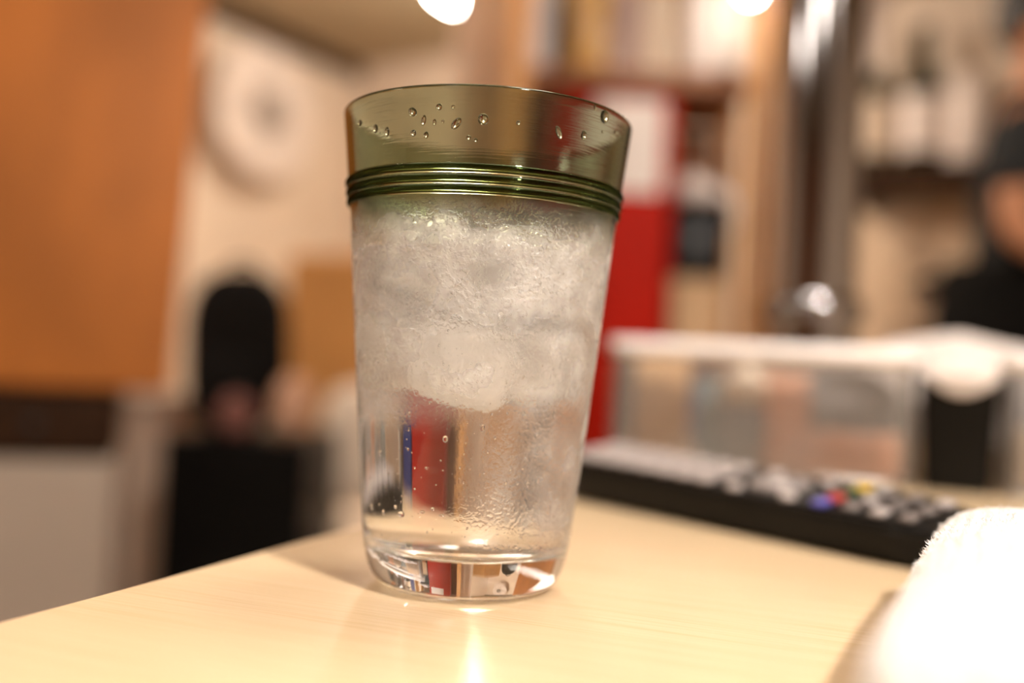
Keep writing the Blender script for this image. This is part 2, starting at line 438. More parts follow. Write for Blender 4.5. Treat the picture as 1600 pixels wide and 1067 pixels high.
# ------------------------------------------------------------------ table
TA = math.radians(-20.0)
E0 = on_z(0, 970, TABLE_Z); E1 = on_z(580, 815, TABLE_Z)
YT = Vector((E1.x - E0.x, E1.y - E0.y, 0)).normalized()
TA = math.atan2(-YT.x, YT.y)
XT = Vector((YT.y, -YT.x, 0))
TB = Vector((E0.x, E0.y, 0))
def tp(a, b, z=TABLE_Z): return TB + XT * a + YT * b + Vector((0, 0, z))
TLX, TY0, TY1 = 1.5, -0.45, 0.80
t = empty('wooden_table', TB, TA, 'pale maple table with fine straight grain under the water glass', 'table')
obj('tabletop', box((0, TY0, TABLE_Z - 0.03), (TLX, TY1, TABLE_Z), 0.0012, 2), M['table'], t)
for a in (0.05, TLX - 0.05):
    for b in (TY0 + 0.05, TY1 - 0.05):
        obj('leg', box((a - 0.022, b - 0.022, 0), (a + 0.022, b + 0.022, TABLE_Z - 0.03), 0.003), M['dark_metal'], t)
for b in (TY0 + 0.05, TY1 - 0.05):
    obj('apron', box((0.073, b - 0.012, TABLE_Z - 0.09), (TLX - 0.073, b + 0.012, TABLE_Z - 0.031), 0.002), M['dark_metal'], t)

# ------------------------------------------------------------------ the tumbler
GD = 0.2957
gb = px(728, 905, GD); GX = px(745, 540, GD).x
GL = Vector((GX, GD, TABLE_Z + 0.0003))
RIDGES = (0.1083, 0.1109, 0.1137)
def r_base(z):
    pts = [(0.017, 0.0304), (0.0276, 0.0316), (0.0463, 0.0334), (0.0894, 0.0373), (0.1035, 0.0386), (0.117, 0.0403), (0.1345, 0.0423)]
    if z <= pts[0][0]: return pts[0][1]
    for (z0, r0), (z1, r1) in zip(pts, pts[1:]):
        if z <= z1: return r0 + (r1 - r0) * (z - z0) / (z1 - z0)
    return pts[-1][1]
def r_out(z):
    r = r_base(z)
    for c in RIDGES:
        d = (z - c) / 0.00105
        if abs(d) < 1: r += 0.0009 * math.sqrt(1 - d * d)
    return r
foot = [(0.0, 0.0016), (0.015, 0.0014), (0.0195, 0.0002), (0.0215, 0.0), (0.0235, 0.0004), (0.0255, 0.0015), (0.0272, 0.0033), (0.0285, 0.0060), (0.0295, 0.0098), (0.0301, 0.0135), (0.0304, 0.017)]
SEG = 128
low = list(foot)
z = 0.017
while z < 0.0975: z += 0.0025; low.append((r_base(min(z, 0.0975)), min(z, 0.0975)))
mid = [low[-1]]
z = 0.0975
while z < 0.1158 - 1e-9: z += 0.0002; mid.append((r_out(z), z))
up = [mid[-1]]
z = mid[-1][1]
while z < 0.1330: z += 0.002; up.append((r_base(min(z, 0.1338)), min(z, 0.1338)))
WATER_Z = 0.0945
def r_in(z): return r_base(z) - (0.0016 if z > 0.05 else 0.0016 + (0.05 - z) * 0.018)
rt = r_base(0.1338)
for k in range(1, 8):
    a = math.pi * k / 8
    up.append((rt - 0.0008 + 0.0008 * math.cos(a), 0.1338 + 0.0008 * math.sin(a)))
z = 0.1338
inner = []
while z > WATER_Z + 1e-9:
    inner.append((r_in(z), z)); z -= 0.002
inner.append((r_in(WATER_Z), WATER_Z))
up += inner
GS = Vector((1.01, 1.01, 1.015))
glass = empty('water_tumbler', GL, 0, 'tall clear tumbler with olive green ridged rim, frosted with condensation', 'glass')
glass.scale = GS
obj('lower_body', lathe(low, SEG, False, False), M['glass_low'], glass, True)
bm = lathe(mid, SEG, False, False)
for f in bm.faces:
    zc_ = sum(v.co.z for v in f.verts) / len(f.verts)
    f.material_index = 1 if min(abs(zc_ - c) for c in RIDGES) < 0.00098 else 0
obj('ridged_collar', bm, [M['glass_mid'], M['glass_ridge']], glass, True)['label'] = 'dark green collar of three ridges'
obj('rim_band', lathe(up, SEG, False, False), M['glass_up'], glass, True)['label'] = 'olive green glass rim band'
# water: against the glass (relative index) and its free surface
FLOOR_Z = 0.0105
wp = [(0.0, FLOOR_Z), (0.012, FLOOR_Z), (0.020, FLOOR_Z + 0.0004), (0.0245, FLOOR_Z + 0.0018), (0.0268, FLOOR_Z + 0.0045), (r_in(0.019), 0.019)]
z = 0.019
while z < WATER_Z - 0.0026: z += 0.0025; wp.append((r_in(z), z))
wp.append((r_in(WATER_Z), WATER_Z)); nside = len(wp) - 1
wp += [(r_in(WATER_Z) * f, WATER_Z) for f in (0.97, 0.6, 0.3, 0.0)]
bm = lathe(wp, SEG, False, False)
for f in bm.faces:
    f.material_index = 1 if all(abs(v.co.z - WATER_Z) < 1e-7 for v in f.verts) else 0
o = obj('drinking_water', bm, [M['water_in_glass'], M['water_top']], None, True, GL)
o.scale = GS
tag(o, 'clear iced water filling the ridged tumbler', 'water')

# ice
def ice_mesh(s, seed):
    bm = bmesh.new(); bmesh.ops.create_cube(bm, size=1.0)
    bmesh.ops.bevel(bm, geom=bm.edges[:], offset=0.22, segments=3, profile=0.5, affect='EDGES')
    bmesh.ops.subdivide_edges(bm, edges=bm.edges[:], cuts=1, use_grid_fill=True)
    for v in bm.verts:
        n = noise.noise_vector(v.co * 2.1 + Vector((seed * 3.1, seed, 0)))
        v.co += n * 0.11
        v.co = Vector((v.co.x * s[0], v.co.y * s[1], v.co.z * s[2]))
    return bm
ICE = [(0.0155, 30, 0.0895, (.024, .022, .022), 20), (0.0165, 118, 0.0880, (.022, .023, .023), 65), (0.0160, 212, 0.0930, (.023, .022, .022), -15), (0.0165, 300, 0.0900, (.022, .023, .025), 48),
       (0.0142, 75, 0.0650, (.021, .022, .021), 10), (0.0150, 165, 0.0680, (.022, .020, .021), 40), (0.0140, 258, 0.0640, (.022, .021, .022), -30), (0.0145, 345, 0.0665, (.020, .021, .021), 70)]
for i, (r, a, z, s, rot) in enumerate(ICE):
    a = math.radians(a); z += 0.001
    o = obj('ice_cube', ice_mesh(s, i), M['ice_lit'] if i == 6 else M['ice'], None, True, GL + Vector((r * math.cos(a), r * math.sin(a), z)), (0.15 * math.sin(i * 2), 0.18 * math.cos(i * 3), math.radians(rot)))
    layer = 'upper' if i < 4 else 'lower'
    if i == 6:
        tag(o, 'ice cube painted whiter as if lit, at the bottom front of the floating ice', 'ice cube'); continue
    tag(o, ['frosty ice cube floating at the top of the tumbler water', 'frosty ice cube in the lower layer of floating ice'][i // 4], 'ice cube', layer + ' layer of ice cubes')

# droplets on the front of the glass
def on_glass(x, y):
    r = ray(x, y); r = r / r.y
    t0 = GD - 0.045
    p = None
    for k in range(400):
        q = CP + r * (t0 + k * 0.0002) - GL
        q = Vector((q.x / GS.x, q.y / GS.y, q.z / GS.z))
        if 0.003 < q.z < 0.1335 and q.x ** 2 + q.y ** 2 <= r_base(q.z) ** 2: return q
    return None
dm = bmesh.new(); bmesh.ops.create_icosphere(dm, subdivisions=3, radius=1.0)
DROP = bpy.data.meshes.new('water_droplet'); dm.to_mesh(DROP); dm.free()
DROP.materials.append(M['drop']); DROP.polygons.foreach_set('use_smooth', [True] * len(DROP.polygons))
def drop(x, y, rpx, el=1.0, tilt=0.0):
    q = on_glass(x, y)
    if q is None: return
    n = Vector((q.x, q.y, -0.09 * math.hypot(q.x, q.y))).normalized()
    R = rpx / 5850.0
    o = bpy.data.objects.new('water_droplet', DROP); COL.objects.link(o); o.parent = glass
    tx = Vector((0, 0, 1)).cross(n).normalized(); tz = n.cross(tx)
    m3 = Matrix((tx, n, tz)).transposed() @ Matrix.Rotation(tilt, 3, 'Y')
    o.matrix_local = Matrix.Translation(q + n * R * 0.04) @ m3.to_4x4() @ Matrix.Diagonal((R, R * 0.45, R * el, 1))
for d in [(645,175,8,.8,.6),(686,167,5),(708,167,3),(662,188,4,2,.2),(679,191,3,1.6),(692,190,2.5),(713,193,6,1.7,.7),(755,186,8,1.05),(563,192,5),(587,201,5.5,1.2),(605,206,5,1.5),(646,208,5),(666,211,4,1.3),(732,215,4),(743,219,3),
          (873,207,5,2.1,-.5),(912,211,6,1.2),(944,182,10,1.1),(960,207,3),(941,206,2.5),(930,168,3,1.5,-.4),(810,192,3.5),
          (640,647,3,1.4),(696,686,4.5,1.2),(638,702,2.5),(594.5,708,4,1.3,.4),(576,707,3,1.6),(620.5,718,2),(754,669,3.5,1.7),(627,803,6,.9),(618.5,792,3.5),(628,775,1.8),(627,784,1.8),(666,731,2),(688.6,719.5,1.6),(648,764,1.8),
          (818,646,4),(866,647,4.5,1.5),(839,704,3.5,1.5),(824,757,4),(840,752,3),(813.5,840,3.5,.6,.5),(660,800,4,.6),(690,805,4,.5),(676,795,3),(720,806,3.5,.5),(600,800,4,1.2),(582,792,4,1.5)]:
    drop(*d)
# the countless tiny beads: one part
verts, faces = [], []
ub = bmesh.new(); bmesh.ops.create_icosphere(ub, subdivisions=1, radius=1.0)
uv = [v.co.copy() for v in ub.verts]; uf = [[v.index for v in f.verts] for f in ub.faces]; ub.free()
rng = random.Random(3)
nb = 0
while nb < 1500:
    ang = rng.uniform(0, 2 * math.pi); zz = rng.uniform(0.014, 0.106)
    keep = 0.35 + 0.65 * (1 if (math.cos(ang) > -0.1 or zz > 0.06) else 0)
    if rng.random() > keep: continue
    rr = r_base(zz); n = Vector((math.cos(ang), math.sin(ang), 0)); R = rng.choice((0.00012, 0.00016, 0.0002, 0.0003))
    tx = Vector((-n.y, n.x, 0)); el = rng.uniform(0.8, 1.6); base = len(verts); c = n * rr + Vector((0, 0, zz))
    verts += [c + tx * (v.x * R) + n * (v.y * R * 0.5) + Vector((0, 0, v.z * R * el)) for v in uv]
    faces += [[base + i for i in f] for f in uf]; nb += 1
o = obj('condensation_beads', (verts, faces), M['drop'], glass, True); o['kind'] = 'stuff'

# ------------------------------------------------------------------ remote control
RA0 = on_z(905, 785, TABLE_Z); RB0 = on_z(1430, 895, TABLE_Z)
rd = Vector((RB0.x - RA0.x, RB0.y - RA0.y, 0)).normalized()
rang = math.atan2(rd.y, rd.x)
RLEN, RWID, RTILT = 0.206, 0.041, 0.0065
ro = RA0 - rd * 0.024
rem = empty('remote_control', (ro.x, ro.y, TABLE_Z + 0.0004), rang, 'slim black remote control with rows of pale buttons lying on the table', 'remote')
def rem_h(a): return 0.0205 - 0.0055 * (a / RLEN)
bm = bmesh.new()
secs = []
for i in range(13):
    a = RLEN * i / 12; h = rem_h(a); e = 0.0 if 0 < i < 12 else 0.004
    hb_ = h + RTILT
    pts = [(0.005, 0), (RWID - 0.005, 0), (RWID - 0.001 - e, hb_ * 0.5), (RWID - e, hb_ * 0.86), (RWID - 0.002 - e, hb_ - e * .4), (0.002 + e, h - e * .4), (e, h * 0.86), (0.001 + e, h * 0.5)]
    secs.append([bm.verts.new((a, y, zz)) for y, zz in pts])
for A, B in zip(secs, secs[1:]):
    for k in range(8): bm.faces.new((A[k], A[(k + 1) % 8], B[(k + 1) % 8], B[k]))
bm.faces.new(secs[0]); bm.faces.new(list(reversed(secs[-1])))
bmesh.ops.recalc_face_normals(bm, faces=bm.faces)
bmesh.ops.bevel(bm, geom=[e for e in bm.edges if e.calc_face_angle(0) > 0.6], offset=0.0012, segments=2, affect='EDGES')
obj('body', bm, M['remote'], rem)
RX = math.atan(RTILT / RWID)
def rem_top(a, b): return rem_h(a) + RTILT * b / RWID - 0.0006
def button(a, b, la, lb, hgt, mat, shape='box'):
    if shape == 'box': bm = box((-la / 2, -lb / 2, 0), (la / 2, lb / 2, hgt + 0.0006), min(la, lb) * 0.2, 2)
    else: bm = lathe([(la / 2, 0), (la / 2, hgt), (la / 2 * 0.8, hgt + 0.0005), (0, hgt + 0.0006)], 16)
    return obj('button', bm, mat, rem, False, (a, b, rem_top(a, b)), (RX, 0.025, 0))
for i in range(8):
    for j in range(3):
        button(0.014 + i * 0.0118, 0.0085 + j * 0.0122, 0.0080, 0.0092, 0.0022, M['btn_grey'])
obj('direction_ring', lathe([(0.006, 0), (0.0130, 0), (0.0130, 0.0016), (0.0122, 0.0022), (0.007, 0.0022), (0.006, 0)], 28, False, False), M['btn_mid'], rem, False, (0.127, RWID / 2, rem_top(0.127, RWID / 2)), (RX, 0.025, 0))
button(0.127, RWID / 2, 0.0095, 0, 0.0016, M['btn_grey'], 'r')
for a in (0.114, 0.141):
    for b in (0.0065, RWID - 0.0065): button(a, b, 0.0070, 0, 0.0018, M['btn_grey'], 'r')
for j, mname in enumerate(('btn_blue', 'btn_red', 'btn_grn', 'btn_yel')):
    button(0.157, 0.0062 + j * 0.0094, 0.0060, 0.0076, 0.0020, M[mname])['label'] = mname[4:].replace('grn', 'green').replace('yel', 'yellow') + ' colour key'
for i in range(3):
    for j in range(3):
        button(0.169 + i * 0.0118, 0.0085 + j * 0.0122, 0.0058, 0.0075, 0.0018, M['btn_grey'] if (i + j) % 3 == 1 else M['btn_mid'])

# ------------------------------------------------------------------ white terry towel, front right
TWL, TWW, TWH = 0.185, 0.10, 0.033
e0, e1 = on_z(1350, 1067, TABLE_Z + 0.019), on_z(1458, 850, TABLE_Z + 0.019)      # its left side, at mid height
td = Vector((e1.x - e0.x, e1.y - e0.y, 0)).normalized(); tang = math.atan2(td.y, td.x)
tend = Vector((e1.x, e1.y, 0)) + td * 0.012
tw0 = tend - td * TWL
tow = empty('terry_towel', (tw0.x, tw0.y, TABLE_Z + 0.0004), tang, 'thick white folded terry hand towel beside the remote control', 'towel')
def towel_mesh(w, l, h, z0, off=(0, 0), seed=0):
    """one folded layer: rounded slab, its fold at the far end"""
    bm = bmesh.new(); nu, nv = 64, 40
    rows = []
    for i in range(nu + 1):
        u = i / nu; row = []
        for j in range(nv):
            a = 2 * math.pi * j / nv
            ca, sa = math.cos(a), math.sin(a)
            sy = math.copysign(abs(ca) ** 0.5, ca); sz = math.copysign(abs(sa) ** 0.75, sa)
            endk = max(0.0, min(1.0, (1 - u) / 0.075)); endk = math.sqrt(max(1e-3, 1 - (1 - endk) ** 2))
            stk = max(0.0, min(1.0, u / 0.04)); stk = math.sqrt(max(1e-3, 1 - (1 - stk) ** 2))
            k = min(endk, stk)
            if sa < 0: sy *= 1 - 0.22 * abs(sz)
            p = Vector((u * l, -w / 2 + sy * w / 2 * (0.86 + 0.14 * k), z0 + h / 2 + sz * h / 2 * k))
            n = noise.noise_vector(p * 28 + Vector((seed, 0, 0))) * 0.0013 + noise.noise_vector(p * 420 + Vector((0, seed, 0))) * 0.00045
            p += n; p.z = max(p.z, 0.0)
            row.append(bm.verts.new(p))
        rows.append(row)
    for A, B in zip(rows, rows[1:]):
        for j in range(nv): bm.faces.new((A[j], A[(j + 1) % nv], B[(j + 1) % nv], B[j]))
    bm.faces.new(rows[0]); bm.faces.new(list(reversed(rows[-1])))
    bmesh.ops.recalc_face_normals(bm, faces=bm.faces)
    return bm
layers = [obj('folded_cloth', towel_mesh(TWW, TWL, TWH, 0, seed=3), M['towel'], tow, True)]
verts, faces = [], []
rng = random.Random(5)
for L in layers:
    polys = L.data.polygons
    vs = L.data.vertices
    for p in polys:
        for _ in range(4):
            ids = list(p.vertices); c = Vector((0, 0, 0)); wsum = 0
            for i in ids[:4]:
                ww = rng.random(); c += vs[i].co * ww; wsum += ww
            c /= wsum
            if c.z < 0.0015: continue
            n = (p.normal + Vector((rng.uniform(-.7, .7), rng.uniform(-.7, .7), rng.uniform(-.7, .7)))).normalized()
            s = n.orthogonal().normalized() * 0.00011; h = rng.uniform(0.0005, 0.0013)
            side = Vector((rng.uniform(-1, 1), rng.uniform(-1, 1), rng.uniform(-1, 1))) * h * 0.5
            b = len(verts)
            verts += [c - s, c + s, c + n * h * 0.6 + s * .8 + side * .4, c + n * h * 0.6 - s * .8 + side * .4, c + n * h + side]
            faces += [(b, b + 1, b + 2, b + 3), (b + 3, b + 2, b + 4)]
o = obj('terry_loops', (verts, faces), M['towel'], tow); o['kind'] = 'stuff'

# ------------------------------------------------------------------ clear acrylic boxes with packets, black cup, cloth, chrome column on the table
BC = on_z(1424, 768, TABLE_Z)             # front right foot of the wide box
a1 = (BC - TB).dot(XT); b1 = (BC - TB).dot(YT)
BH = 0.088
def acrylic_box(name, a0, a1, b0, b1, h, label):
    t = empty(name, tp(a0, b0, TABLE_Z + 0.0004), TA, label, 'box')
    L, W, th = a1 - a0, b1 - b0, 0.002
    def ring(inset, z, r):
        pts = []
        for cx, cy, s in ((L - r, r, -90), (L - r, W - r, 0), (r, W - r, 90), (r, r, 180)):
            for k in range(6):
                a = math.radians(s + 90 * k / 5); rr = r - inset
                pts.append((cx + rr * math.cos(a), cy + rr * math.sin(a), z))
        return pts
    bm = bmesh.new()
    rings = [ring(0.003, 0, .014), ring(0, 0.004, .014), ring(0, h - 0.006, .014), ring(th, h - 0.006, .014), ring(th, 0.003, .014)]
    R = [[bm.verts.new(p) for p in r] for r in rings]
    for A, B in zip(R, R[1:]):
        for k in range(24): bm.faces.new((A[k], A[(k + 1) % 24], B[(k + 1) % 24], B[k]))
    bm.faces.new(list(reversed(R[0]))); bm.faces.new(R[-1])
    obj('wall', bm, M['acrylic'], t)
    bm = bmesh.new()
    rings = [ring(-0.0020, h - 0.010, .014), ring(-0.0035, h - 0.005, .014), ring(-0.002, h, .014), ring(0.003, h, .014), ring(0.0035, h - 0.006, .014)]
    R = [[bm.verts.new(p) for p in r] for r in rings]
    for A, B in zip(R, R[1:] + R[:1]):
        for k in range(24): bm.faces.new((A[k], A[(k + 1) % 24], B[(k + 1) % 24], B[k]))
    obj('rim', bm, M['acrylic_rim_glint'], t, True)['label'] = 'rim with its white glint painted in'
    return t
BA0 = a1 - 0.198
acrylic_box('acrylic_box', BA0, a1, b1, b1 + 0.085, BH, 'wide clear acrylic condiment box behind the remote control')
BA2 = a1 + 0.052
acrylic_box('acrylic_box', BA2, BA2 + 0.16, b1, b1 + 0.085, BH, 'clear acrylic box on the far side of the black cup')

def packet(name, a, b, wd, ht, th, mat, label, tilt=0.0, cat='packet'):
    """filled paper sachet: pillow body with crimped ends"""
    t = empty(name, tp(a, b, TABLE_Z + 0.0040), TA, label, cat)
    bm = bmesh.new(); nu, nv = 12, 10; F, Bk = [], []
    for s, lst in ((-1, F), (1, Bk)):
        for i in range(nu + 1):
            row = []
            for j in range(nv + 1):
                u, v = i / nu, j / nv
                k = (math.sin(math.pi * u) ** 0.5) * (math.sin(math.pi * min(1, max(0, (v - .08) / .84))) ** 0.5 if .08 < v < .92 else 0)
                row.append(bm.verts.new(((u - .5) * wd, s * (0.0004 + th / 2 * k), v * ht)))
            lst.append(row)
    for lst, fl in ((F, False), (Bk, True)):
        for i in range(nu):
            for j in range(nv):
                q = (lst[i][j], lst[i + 1][j], lst[i + 1][j + 1], lst[i][j + 1])
                bm.faces.new(q if not fl else q[::-1])
    bmesh.ops.recalc_face_normals(bm, faces=bm.faces)
    obj('pouch', bm, mat, t, True, rot=(tilt, 0, 0)); return t
bm_ = b1 + 0.045
packet('paper_sachet', BA0 + 0.030, bm_ - 0.008, 0.040, 0.074, 0.010, M['tan_paper'], 'tan paper sachet standing in the wide acrylic box')
packet('paper_sachet', BA0 + 0.066, bm_ + 0.006, 0.026, 0.060, 0.008, M['teal'], 'grey teal sachet standing in the wide acrylic box')
packet('paper_sachet', BA0 + 0.118, bm_ - 0.012, 0.030, 0.066, 0.008, M['salmon'], 'salmon pink sachet standing in the wide acrylic box')
packet('paper_sachet', BA0 + 0.163, bm_ - 0.030, 0.060, 0.030, 0.010, M['salmon'], 'low salmon sachet lying before the grey dish')
packet('paper_sachet', BA2 + 0.04, bm_ - 0.018, 0.06, 0.040, 0.012, M['cream'], 'cream sachet in the acrylic box past the black cup')
packet('paper_sachet', BA2 + 0.04, bm_ + 0.012, 0.06, 0.072, 0.010, M['bluegrey'], 'blue grey sachet in the acrylic box past the black cup')
t = empty('condiment_pot', tp(BA0 + 0.090, bm_ - 0.004, TABLE_Z + 0.0041), TA, 'round cream condiment pot in the wide acrylic box', 'pot')
obj('pot_body', lathe([(0.010, 0), (0.013, 0.004), (0.0185, 0.020), (0.019, 0.034), (0.015, 0.044), (0.012, 0.046)], 24), M['bluegrey'], t, True)
obj('lid', lathe([(0.0165, 0.043), (0.019, 0.050), (0.016, 0.062), (0.006, 0.066), (0.0035, 0.070), (0.0, 0.071)], 24), M['cream'], t, True)
t = empty('sauce_dish', tp(BA0 + 0.158, bm_ + 0.006, TABLE_Z + 0.0041), TA, 'blue grey ceramic dish leaning upright in the acrylic box', 'dish')
bm = lathe([(0.0, 0.0), (0.016, 0.0), (0.018, 0.003), (0.032, 0.010), (0.0365, 0.017), (0.0345, 0.017), (0.030, 0.012), (0.016, 0.005), (0.0, 0.004)], 32, False, False)
bmesh.ops.rotate(bm, verts=bm.verts, cent=(0, 0, 0), matrix=Matrix.Rotation(math.radians(97), 3, 'X'))
zmin = min(v.co.z for v in bm.verts)
for v in bm.verts: v.co.z -= zmin
obj('dish_body', bm, M['bluegrey'], t, True)

# black cup in the gap
cc = tp(a1 + 0.0265, b1 + 0.030, TABLE_Z + 0.0004)
t = empty('black_cup', cc, TA, 'square tapered black cup between the two acrylic boxes', 'cup')
bm = bmesh.new()
def sq(hw, z, r=0.006):
    pts = []
    for cx, cy, s in ((hw - r, -hw + r, -90), (hw - r, hw - r, 0), (-hw + r, hw - r, 90), (-hw + r, -hw + r, 180)):
        for k in range(5):
            a = math.radians(s + 90 * k / 4); pts.append((cx + r * math.cos(a), cy + r * math.sin(a), z))
    return [bm.verts.new(p) for p in pts]
R = [sq(0.0190, 0), sq(0.0200, 0.002), sq(0.0232, 0.069), sq(0.0235, 0.071), sq(0.0222, 0.072), sq(0.0215, 0.069), sq(0.0185, 0.004)]
for A, B in zip(R, R[1:]):
    for k in range(20): bm.faces.new((A[k], A[(k + 1) % 20], B[(k + 1) % 20], B[k]))
bm.faces.new(list(reversed(R[0]))); bm.faces.new(R[-1])
obj('cup_body', bm, M['black_pl'], t, True)

# white cloth bundle behind the boxes
def cloth_bundle():
    bm = bmesh.new(); n, m_ = 72, 36; rows = []
    L, H = 0.34, 0.106
    for i in range(n + 1):
        u = i / n; x = u * L
        prof = 0.90 + 0.10 * math.cos((u - 0.30) * 2 * math.pi * 1.9)
        e = min(1, u / 0.10, (1 - u) / 0.10); e = math.sqrt(max(1e-3, 1 - (1 - e) ** 2))
        h = H * prof * (0.35 + 0.65 * e); wd = 0.060 * (0.4 + 0.6 * e)
        row = []
        for j in range(m_):
            a = 2 * math.pi * j / m_; ca, sa = math.cos(a), math.sin(a)
            y = math.copysign(abs(ca) ** 0.6, ca) * wd / 2; zz = (math.copysign(abs(sa) ** 0.6, sa) + 1) * h / 2
            p = Vector((x, y, zz)); q = noise.noise_vector(p * 32) * 0.004 + noise.noise_vector(p * 90) * 0.0012
            if zz > 0.01: p += q
            p.z = max(0, p.z); row.append(bm.verts.new(p))
        rows.append(row)
    for A, B in zip(rows, rows[1:]):
        for j in range(m_): bm.faces.new((A[j], A[(j + 1) % m_], B[(j + 1) % m_], B[j]))
    bm.faces.new(rows[0]); bm.faces.new(list(reversed(rows[-1])))
    bmesh.ops.recalc_face_normals(bm, faces=bm.faces); return bm
t = empty('white_cloth', tp(a1 - 0.075, b1 + 0.142, TABLE_Z + 0.0004), TA, 'crumpled white cotton cloth heaped behind the acrylic boxes', 'cloth')
obj('heap', cloth_bundle(), M['cloth'], t, True)
t = empty('white_napkin', tp(a1 - 0.075, b1 + 0.142, TABLE_Z + 0.0004), TA, 'white napkin draped over the mouth of the black cup', 'napkin')
bm = bmesh.new(); rows = []
for i in range(21):
    u = i / 20; row = []
    for j in range(13):
        v = j / 12
        x = 0.0815 + u * 0.0405
        y = -0.066 - 0.068 * v
        zz = 0.082 - 0.003 * v + 0.0015 * math.sin(u * 14 + v * 3)
        if v > 0.96: zz = 0.076 - (v - 0.96) / 0.04 * (0.006 + 0.009 * math.sin(math.pi * u))
        row.append(bm.verts.new((x, y, zz)))
    rows.append(row)
for A, B in zip(rows, rows[1:]):
    for j in range(12): bm.faces.new((A[j], A[j + 1], B[j + 1], B[j]))
o = obj('napkin_cloth', bm, M['cloth'], t, True)
sm = o.modifiers.new('thick', 'SOLIDIFY'); sm.thickness = 0.004; sm.offset = 1

# chrome column
ccx = px(1266, 500, 0.86)
t = empty('chrome_column', (ccx.x, ccx.y, TABLE_Z + 0.0004), 0, 'polished chrome pipe column with collar standing behind the acrylic box', 'column')
HC = 0.75
obj('foot', lathe([(0.046, 0), (0.046, 0.006), (0.0445, 0.0075), (0.0385, 0.0085), (0.0375, 0.010), (0.0375, 0.012), (0.0375, 0.114), (0.0375, 0.1145)], 48, False, False), M['chrome'], t, True)
obj('collar', lathe([(0.036, 0.115), (0.041, 0.1152), (0.043, 0.117), (0.0445, 0.121), (0.0450, 0.126), (0.0445, 0.131), (0.043, 0.135), (0.040, 0.1367), (0.034, 0.137)], 48, False, False), M['chrome'], t, True)
obj('pipe', lathe([(0.0365, 0.1372), (0.0365, 0.139), (0.0365, 0.3), (0.0365, HC - 0.002), (0.0365, HC)], 64, False, False), M['chrome'], t, True)
obj('pipe_cap', lathe([(0.0375, HC), (0.0375, HC + 0.012), (0.028, HC + 0.02), (0.0, HC + 0.022)], 40), M['dark_metal'], t, True)

# ------------------------------------------------------------------ left: cupboard stack, partition, black cabinet ...
def span(xl, xr, yt, yb, D):
    """front rectangle from its pixel edges at one distance"""
    xm, ym = (xl + xr) / 2, (yt + yb) / 2
    return px(xl, ym, D).x, px(xr, ym, D).x, px(xm, yb, D).z, px(xm, yt, D).z
DL = 1.45
LA = math.radians(19)                       # the stack stands turned towards the table
LC = px(181, 660, DL)                       # front right edge of the drawer box
zbase = px(90, 716, DL).z; zt2 = px(90, 608, DL).z
SB = Vector((LC.x, LC.y, 0))
SWID = 0.62
t = empty('white_cabinet', SB, LA, 'off white low cabinet under the dark drawer box', 'cabinet')
obj('carcass', box((-SWID, 0.012, 0.05), (0.004, 0.34, zbase), 0.004), M['white_lam'], t)
for k in range(2):
    xa = -SWID + k * SWID / 2
    dr = obj('door', box((xa + 0.003, -0.008, 0.06), (xa + SWID / 2 - 0.001, 0.0115, zbase - 0.012), 0.003), M['white_lam'], t)
    hx = -SWID / 2 + (0.03 if k else -0.03)
    obj('handle', box((hx - 0.006, -0.022, 0.15), (hx + 0.006, -0.0085, 0.25), 0.003), M['dark_metal'], dr)
obj('plinth', box((-SWID + 0.02, 0.04, 0), (-0.02, 0.32, 0.0495)), M['black_pl'], t)
hh = zt2 - zbase
t = empty('drawer_box', SB + Vector((0, 0, zbase + 0.0005)), LA, 'dark brown drawer box between white cabinet and orange cupboard', 'drawer box')
obj('carcass', box((-SWID, 0.014, 0), (0, 0.20, hh), 0.006), M['dark_wood'], t)
for k in range(3):
    a = -SWID + 0.012 + k * (SWID - 0.014) / 3; b = a + (SWID - 0.014) / 3 - 0.008
    f = obj('drawer', box((a, 0, 0.012), (b, 0.0135, hh - 0.012), 0.003), M['dark_wood'], t)
    bmk = lathe([(0.004, 0), (0.004, 0.008), (0.010, 0.012), (0.010, 0.016), (0, 0.019)], 14)
    bmesh.ops.rotate(bmk, verts=bmk.verts, cent=(0, 0, 0), matrix=Matrix.Rotation(math.radians(90), 3, 'X'))
    obj('knob', bmk, M['dark_metal'], f, True, ((a + b) / 2, -0.0005, hh / 2))
zc0 = zbase + hh + 0.0012
nrm = Matrix.Rotation(LA, 3, 'Z') @ Vector((0, 1, 0)); axx = Matrix.Rotation(LA, 3, 'Z') @ Vector((1, 0, 0))
pb = plane_hit(266, 598, SB, nrm); pt = plane_hit(325, 0, SB, nrm)
rx0 = (pb - SB).dot(axx); rx1 = (pt - SB).dot(axx)
t = empty('wooden_cupboard', SB + Vector((0, 0, zc0)), LA, 'tall orange stained wooden cupboard on top of the drawer box', 'cupboard')
CUPH = CEIL_Z - zc0 - 0.12
rtop = rx0 + (rx1 - rx0) * CUPH / (pt.z - pb.z)
def prism(x0b, x1b, x0t, x1t, y0, y1, z0, z1, bev=0.004):
    bm = bmesh.new()
    vs = [bm.verts.new(p) for p in ((x0b, y0, z0), (x1b, y0, z0), (x1b, y1, z0), (x0b, y1, z0), (x0t, y0, z1), (x1t, y0, z1), (x1t, y1, z1), (x0t, y1, z1))]
    for f in ((3, 2, 1, 0), (4, 5, 6, 7), (0, 1, 5, 4), (1, 2, 6, 5), (2, 3, 7, 6), (3, 0, 4, 7)): bm.faces.new([vs[i] for i in f])
    bmesh.ops.bevel(bm, geom=bm.edges[:], offset=bev, segments=2, affect='EDGES'); return bm
obj('carcass', prism(-SWID, rx0 - 0.01, -SWID, rtop - 0.01, 0.022, 0.20, 0, CUPH), M['orange_wood'], t)
mx = -0.30
